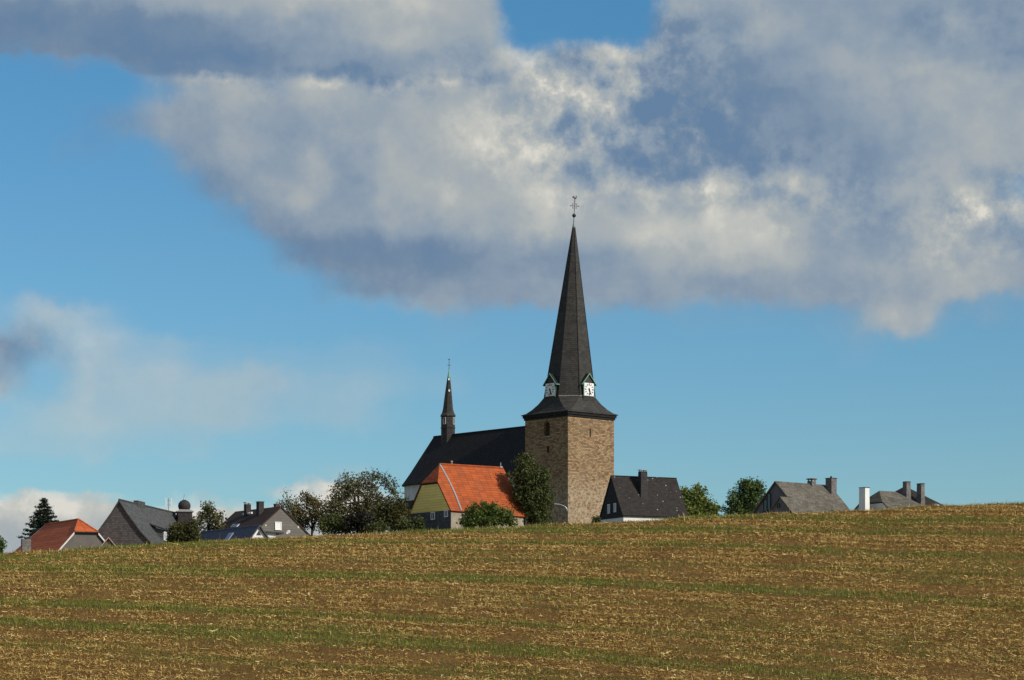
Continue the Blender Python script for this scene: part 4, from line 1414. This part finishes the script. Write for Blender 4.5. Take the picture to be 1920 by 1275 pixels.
# ================================================================ navy slate house with white glazed gable
F9 = Fr((-27.66, 262), (-0.525, 0.85))
if F9.n.x > 0: F9.n = -F9.n
z9g = gz(-28, 263) - 0.6
PR9 = [(0, 15.49), (3.6, 10.9)]
h9 = thing('navy_roofed_house', 'low house with a dark navy slate roof and white framed glazed gable', 'house', F9.p(6, 0, z9g))
gable_walls('wall', M['white'], h9, F9, 14.8, 3.2, PR9, z9g)
gable_roof('roof', M['navy'], h9, F9, 14.8, PR9, 0.3, 0.2)
o_ = -F9.D()
for sg in (1, -1):
    barge(M['bluewall'], h9, [F9.p(-0.3, 0, 15.5), F9.p(-0.3, sg * 3.6, 10.9)], 0.2, 0.04, o_)
# glazing: triangular top light and panes between white bars
gl = MB().prism([F9.p(-0.01, -0.30, 14.35), F9.p(-0.01, 0.30, 14.35), F9.p(-0.01, 0, 14.85)], o_ * 0.03).build('gable_glazing', M['glass'], h9)
MB().box(F9.p(-0.01, -0.42, 12.6), F9.N() * 0.84, (0, 0, 1.5), o_ * 0.03).build('gable_glazing', M['paleglass'], h9)
for sg in (1, -1):
    MB().prism([F9.p(-0.01, sg * 0.62, 12.6), F9.p(-0.01, sg * 1.5, 12.6), F9.p(-0.01, sg * 0.62, 13.85)], o_ * 0.03).build('gable_glazing', M['glass'], h9)
skylight(h9, F9, PR9, 427.5, 1009, 1.15, 0.9, M['galv'])
# white annexe with a flat sloping roof
ax = PX(498, 998, 264)
FX = Fr((ax.x, ax.y), (0.85, 0.30))
an = MB().box(FX.p(-0.6, 0, z9g), FX.D() * 1.75, FX.N() * -2.5, (0, 0, 14.75 - z9g)).build('annexe_wall', M['white'], h9)
MB().slab([FX.p(-0.8, 0.35, 14.98), FX.p(2.0, 0.35, 14.78), FX.p(2.0, -2.7, 14.78), FX.p(-0.8, -2.7, 14.98)], 0.14).build('annexe_roof', M['bluewall'], h9)

# ================================================================ street lamp before the tower
lp = PX(1063.7, 975, 262)
lzg = gz(lp.x, lp.y) - 0.2
lamp = thing('street_lamp', 'street lamp with a curved pale arm in front of the tower corner', 'street lamp', (lp.x, lp.y, lzg))
zt = PX(0, 957, 262).z
pole = MB(); pole.tube([(lp.x, lp.y, lzg), (lp.x, lp.y, lzg + 1.2), (lp.x, lp.y, zt)], [0.09, 0.07, 0.055], 8)
pole.build('pole', M['dark_wall'], lamp)
arm = MB(); x0 = lp.x
arm.tube([(x0, lp.y, zt - 0.1), (x0 - 0.04, lp.y, zt + 0.18), (x0 - 0.22, lp.y, zt + 0.40), (x0 - 0.52, lp.y, zt + 0.55), (x0 - 0.95, lp.y, zt + 0.70)], [0.055, 0.05, 0.045, 0.045, 0.04], 8)
arm.build('arm', M['galv'], lamp)
hd = MB(); hd.box((x0 - 1.42, lp.y - 0.12, zt + 0.68), (0.55, 0, -0.06), (0, 0.24, 0), (0.02, 0, 0.10))
hd.build('lamp_head', M['galv'], lamp)


# ================================================================ trees and shrubs
def leaves_from(centres, per, sigma, size, seed, flat=0.0):
    r = np.random.default_rng(seed)
    C = np.repeat(np.asarray(centres), per, 0)
    C = C + r.normal(0, 1, C.shape) * sigma
    n = len(C)
    u = r.normal(0, 1, (n, 3)); u /= np.linalg.norm(u, axis=1)[:, None]
    w = r.normal(0, 1, (n, 3)); w -= (w * u).sum(1)[:, None] * u; w /= np.linalg.norm(w, axis=1)[:, None]
    ln = size * r.uniform(0.6, 1.35, n)[:, None]; wd = ln * r.uniform(0.45, 0.75, n)[:, None]
    return np.stack([C - u * ln / 2, C + w * wd / 2 + u * ln * 0.08, C + u * ln / 2, C - w * wd / 2 + u * ln * 0.08], 1)


def tree(name, label, cat, Y, pxc, blobs, leaf, n_cl, per, sigma, size, seed, trunk=0.22, group=None, limbs=7, twig=0.0, shell=0.5, cut=0.0, base_py=None):
    """blobs: crown ellipsoids (px, py, rx_px, ry_px) in the photo at distance Y"""
    r = random.Random(seed); rn = np.random.default_rng(seed)
    k = Y / FPX
    bx = (pxc - CX) * k
    g0 = gz(bx, Y)
    root = thing(name, label, cat, (bx, Y, g0), group)
    cs = []
    wts = np.array([b[2] * b[3] for b in blobs], float); wts /= wts.sum()
    tries = 0
    while len(cs) < n_cl and tries < n_cl * 30:
        tries += 1
        b = blobs[rn.choice(len(blobs), p=wts)]
        v = rn.normal(0, 1, 3); v /= np.linalg.norm(v)
        rad = rn.uniform(0, 1) ** shell
        p = np.array([(b[0] - CX) * k + v[0] * b[2] * k * rad, Y + (b[4] * k if len(b) > 4 else 0) + v[1] * b[2] * k * rad * 0.9, (HY - b[1]) * k + v[2] * b[3] * k * rad])
        if cut > 0:
            q = fbm2(np.array([p[0] * 0.8 + p[1] * 0.5]), np.array([p[2] * 0.8 - p[1] * 0.3]), seed, 2)[0]
            if q < cut: continue
        if p[2] < g0 + 0.15: continue
        cs.append(p)
    cs = np.array(cs)
    # trunk, limbs and twigs: one wooden skeleton
    mb = MB()
    top = cs[:, 2].max(); mid = Vector((bx, Y, g0 + (top - g0) * 0.72))
    p0 = Vector((bx, Y, g0 - 0.2)); p1 = Vector((bx + r.uniform(-.15, .15), Y, g0 + (top - g0) * 0.3))
    mb.tube([p0, p1, mid], [trunk * 1.25, trunk, trunk * 0.4], 7)
    ends = []
    for i in range(limbs):
        c_ = Vector(cs[rn.integers(len(cs))])
        st = p1.lerp(mid, r.uniform(0, 0.8))
        q = st.lerp(c_, 0.5) + Vector((r.uniform(-.2, .2), r.uniform(-.2, .2), r.uniform(0, .35)))
        mb.tube([st, q, c_], [trunk * 0.42, trunk * 0.26, trunk * 0.10], 5)
        ends += [st.lerp(q, 0.6), q, q.lerp(c_, 0.6), c_]
    if twig > 0 and ends:
        for i in rn.choice(len(cs), int(len(cs) * twig), replace=False):
            c_ = Vector(cs[i]); e = min(ends, key=lambda s: (s - c_).length)
            mb.tube([e, e.lerp(c_, 0.5) + Vector((0, 0, 0.08)), c_], [0.045, 0.032, 0.014], 4)
    mb.build('trunk', M['bark'], root)
    Q = leaves_from(cs, per, sigma, size, seed + 1)
    quads_object('crown', Q, M[leaf], root, (bx, Y, g0))
    return root


def conifer(name, label, Y, px, top_py, bot_py, half_px, seed):
    r = random.Random(seed); rn = np.random.default_rng(seed)
    k = Y / FPX
    bx = (px - CX) * k; g0 = gz(bx, Y)
    zt_, zb_ = (HY - top_py) * k, (HY - bot_py) * k
    root = thing(name, label, 'tree', (bx, Y, g0))
    mb = MB(); mb.tube([(bx, Y, g0 - 0.2), (bx, Y, (g0 + zt_) / 2), (bx, Y, zt_)], [0.26, 0.14, 0.03], 7)
    cs = []
    z = zb_
    while z < zt_ - 0.15:
        f = (zt_ - z) / (zt_ - zb_)
        R_ = half_px * k * (0.10 + 0.90 * f ** 0.85)
        nb = 9 if f > 0.3 else 6
        a0 = r.uniform(0, 6.28)
        for j in range(nb):
            a = a0 + j * 6.283 / nb + r.uniform(-.25, .25)
            L = R_ * r.uniform(0.68, 1.18)
            tipp = Vector((bx + math.cos(a) * L, Y + math.sin(a) * L, z - 0.10 * L + 0.12 * L * r.uniform(0, 1)))
            st = Vector((bx, Y, z + 0.10))
            md = st.lerp(tipp, 0.55) - Vector((0, 0, 0.10 * L))
            mb.tube([st, md, tipp + Vector((0, 0, 0.06))], [0.05, 0.035, 0.012], 4)
            m = max(3, int(L * 6))
            for t in range(m):
                tt = (t + 0.5) / m
                p = st.lerp(md, tt * 2) if tt < 0.5 else md.lerp(tipp, tt * 2 - 1)
                if tt > 0.12: cs.append((p.x, p.y, p.z - 0.03))
        z += r.uniform(0.30, 0.44)
    for t in range(6): cs.append((bx, Y, zt_ - 0.12 * t))
    mb.build('trunk', M['bark'], root)
    Q = leaves_from(np.array(cs), 12, np.array([0.11, 0.11, 0.08]), 0.21, seed)
    quads_object('crown', Q, M['leaf_fir'], root, (bx, Y, g0))


conifer('spruce', 'dark spruce with ragged drooping boughs rising behind the red tiled house', 276, 82.5, 935, 1012, 45, 3)
tree('leafy_tree', 'green tree cut by the picture edge beyond the lowest red roof', 'tree', 262, -10, [(-8, 1018, 15, 13), (-2, 1028, 9, 8)], 'leaf_green', 60, 26, 0.22, 0.28, 5)
tree('young_tree', 'loose leafed young tree beside the onion domed turret', 'tree', 281, 392,
     [(390, 953, 12, 12), (378, 970, 17, 12), (406, 970, 18, 12), (392, 984, 26, 13), (380, 996, 20, 10), (408, 992, 16, 10)], 'leaf_sparse', 210, 13, 0.24, 0.26, 11, 0.13, None, 12, 0.5, 0.5, 0.30)
tree('round_bush', 'olive bush in front of the grey slate roof beside the navy roof', 'bush', 258, 345,
     [(335, 1000, 20, 20), (352, 992, 17, 16), (362, 1005, 16, 16), (322, 1012, 10, 9), (366, 980, 8, 8)], 'leaf_olive', 190, 26, 0.22, 0.26, 17, 0.12)
tree('autumn_tree', 'thin greyish autumn tree just right of the brown roofed house', 'tree', 288, 538,
     [(534, 934, 9, 15), (545, 948, 15, 13), (530, 952, 10, 12), (550, 965, 17, 12), (556, 985, 20, 14)], 'leaf_sparse', 120, 12, 0.26, 0.25, 23, 0.14, 'autumn trees behind the houses', 10, 0.5, 0.5, 0.35)
tree('autumn_tree', 'yellowing autumn tree with see-through crown between brown roof and the big tree', 'tree', 282, 585,
     [(573, 934, 14, 12), (590, 944, 17, 14), (562, 955, 15, 14), (602, 960, 18, 16), (580, 972, 24, 16), (565, 985, 16, 12), (604, 985, 18, 14)], 'leaf_autumn', 250, 13, 0.25, 0.26, 29, 0.17, 'autumn trees behind the houses', 12, 0.5, 0.5, 0.36)
tree('spreading_tree', 'large airy spreading tree left of the church apse', 'tree', 277, 672,
     [(660, 904, 26, 18), (688, 902, 26, 18), (716, 904, 22, 18), (640, 922, 26, 20), (734, 922, 18, 20), (685, 925, 40, 24), (626, 945, 22, 20), (724, 945, 26, 22), (650, 955, 36, 24), (695, 960, 42, 24), (625, 970, 18, 18)], 'leaf_sparse', 760, 13, 0.25, 0.25, 38, 0.28, None, 26, 0.4, 0.45, 0.30)
tree('dark_bush', 'dark bush under the big tree, between autumn tree and purple bush', 'bush', 268, 628,
     [(612, 985, 16, 18), (632, 982, 18, 20), (648, 988, 14, 15)], 'leaf_dark', 190, 24, 0.22, 0.25, 41, 0.1, 'bushes under the big tree')
tree('dark_bush', 'blackish purple bush in the middle below the big tree', 'bush', 266, 670,
     [(660, 982, 16, 18), (678, 980, 18, 20), (690, 988, 14, 13)], 'leaf_purple', 180, 24, 0.22, 0.25, 43, 0.1, 'bushes under the big tree')
tree('dark_bush', 'olive brown bush leaning against the slate clad house wall', 'bush', 270, 735,
     [(728, 958, 24, 20), (748, 965, 18, 18), (712, 972, 20, 20), (740, 984, 28, 16), (754, 945, 10, 10)], 'leaf_olive', 330, 22, 0.24, 0.26, 47, 0.14, 'bushes under the big tree', 8, 0.1, 0.45)
tree('dark_bush', 'low dark green bush at the foot of the slate clad wall', 'bush', 264, 775,
     [(765, 985, 16, 12), (786, 982, 10, 12), (706, 990, 22, 9)], 'leaf_dark', 130, 24, 0.2, 0.24, 53, 0.08, 'bushes under the big tree')
tree('dense_tree', 'dense dark green tree standing against the shaded face of the tower', 'tree', 274.5, 993,
     [(985, 872, 21, 20), (998, 895, 34, 24), (978, 900, 24, 24), (1015, 892, 14, 16), (996, 925, 36, 26), (1018, 930, 20, 22), (1010, 958, 26, 24), (988, 950, 24, 20), (1012, 975, 24, 14)], 'leaf_dark', 760, 22, 0.20, 0.25, 59, 0.22, None, 6, 0, 0.38)
tree('garden_bush', 'bright green garden bush before the orange roofed house', 'bush', 256, 912,
     [(893, 962, 22, 16), (920, 958, 20, 14), (940, 968, 22, 16), (905, 980, 36, 12), (876, 978, 14, 12), (955, 980, 14, 10), (888, 947, 6, 8), (908, 946, 5, 7)], 'leaf_bush', 330, 22, 0.20, 0.25, 61, 0.1)
tree('small_shrub', 'small blackish shrub at the foot of the tower beside the cottage', 'shrub', 282, 1118,
     [(1115, 973, 4, 7), (1121, 974, 4, 6)], 'leaf_dark', 30, 18, 0.12, 0.2, 67, 0.05)
tree('hillside_tree', 'yellow green tree beside the dark slate cottage', 'tree', 297, 1308,
     [(1290, 930, 16, 17), (1308, 928, 15, 16), (1322, 945, 20, 16), (1296, 950, 22, 18), (1336, 957, 13, 11), (1310, 964, 32, 12)], 'leaf_mid', 230, 20, 0.25, 0.36, 71, 0.2, None, 6, 0, 0.4)
tree('hillside_tree', 'dark green round tree next to the glazed gable house', 'tree', 304, 1398,
     [(1395, 918, 20, 17), (1415, 920, 20, 18), (1382, 936, 20, 17), (1408, 940, 28, 20), (1374, 954, 20, 13), (1400, 960, 36, 14), (1402, 905, 10, 8), (1420, 905, 5, 8)], 'leaf_green', 360, 22, 0.26, 0.29, 73, 0.22, None, 6, 0, 0.4)
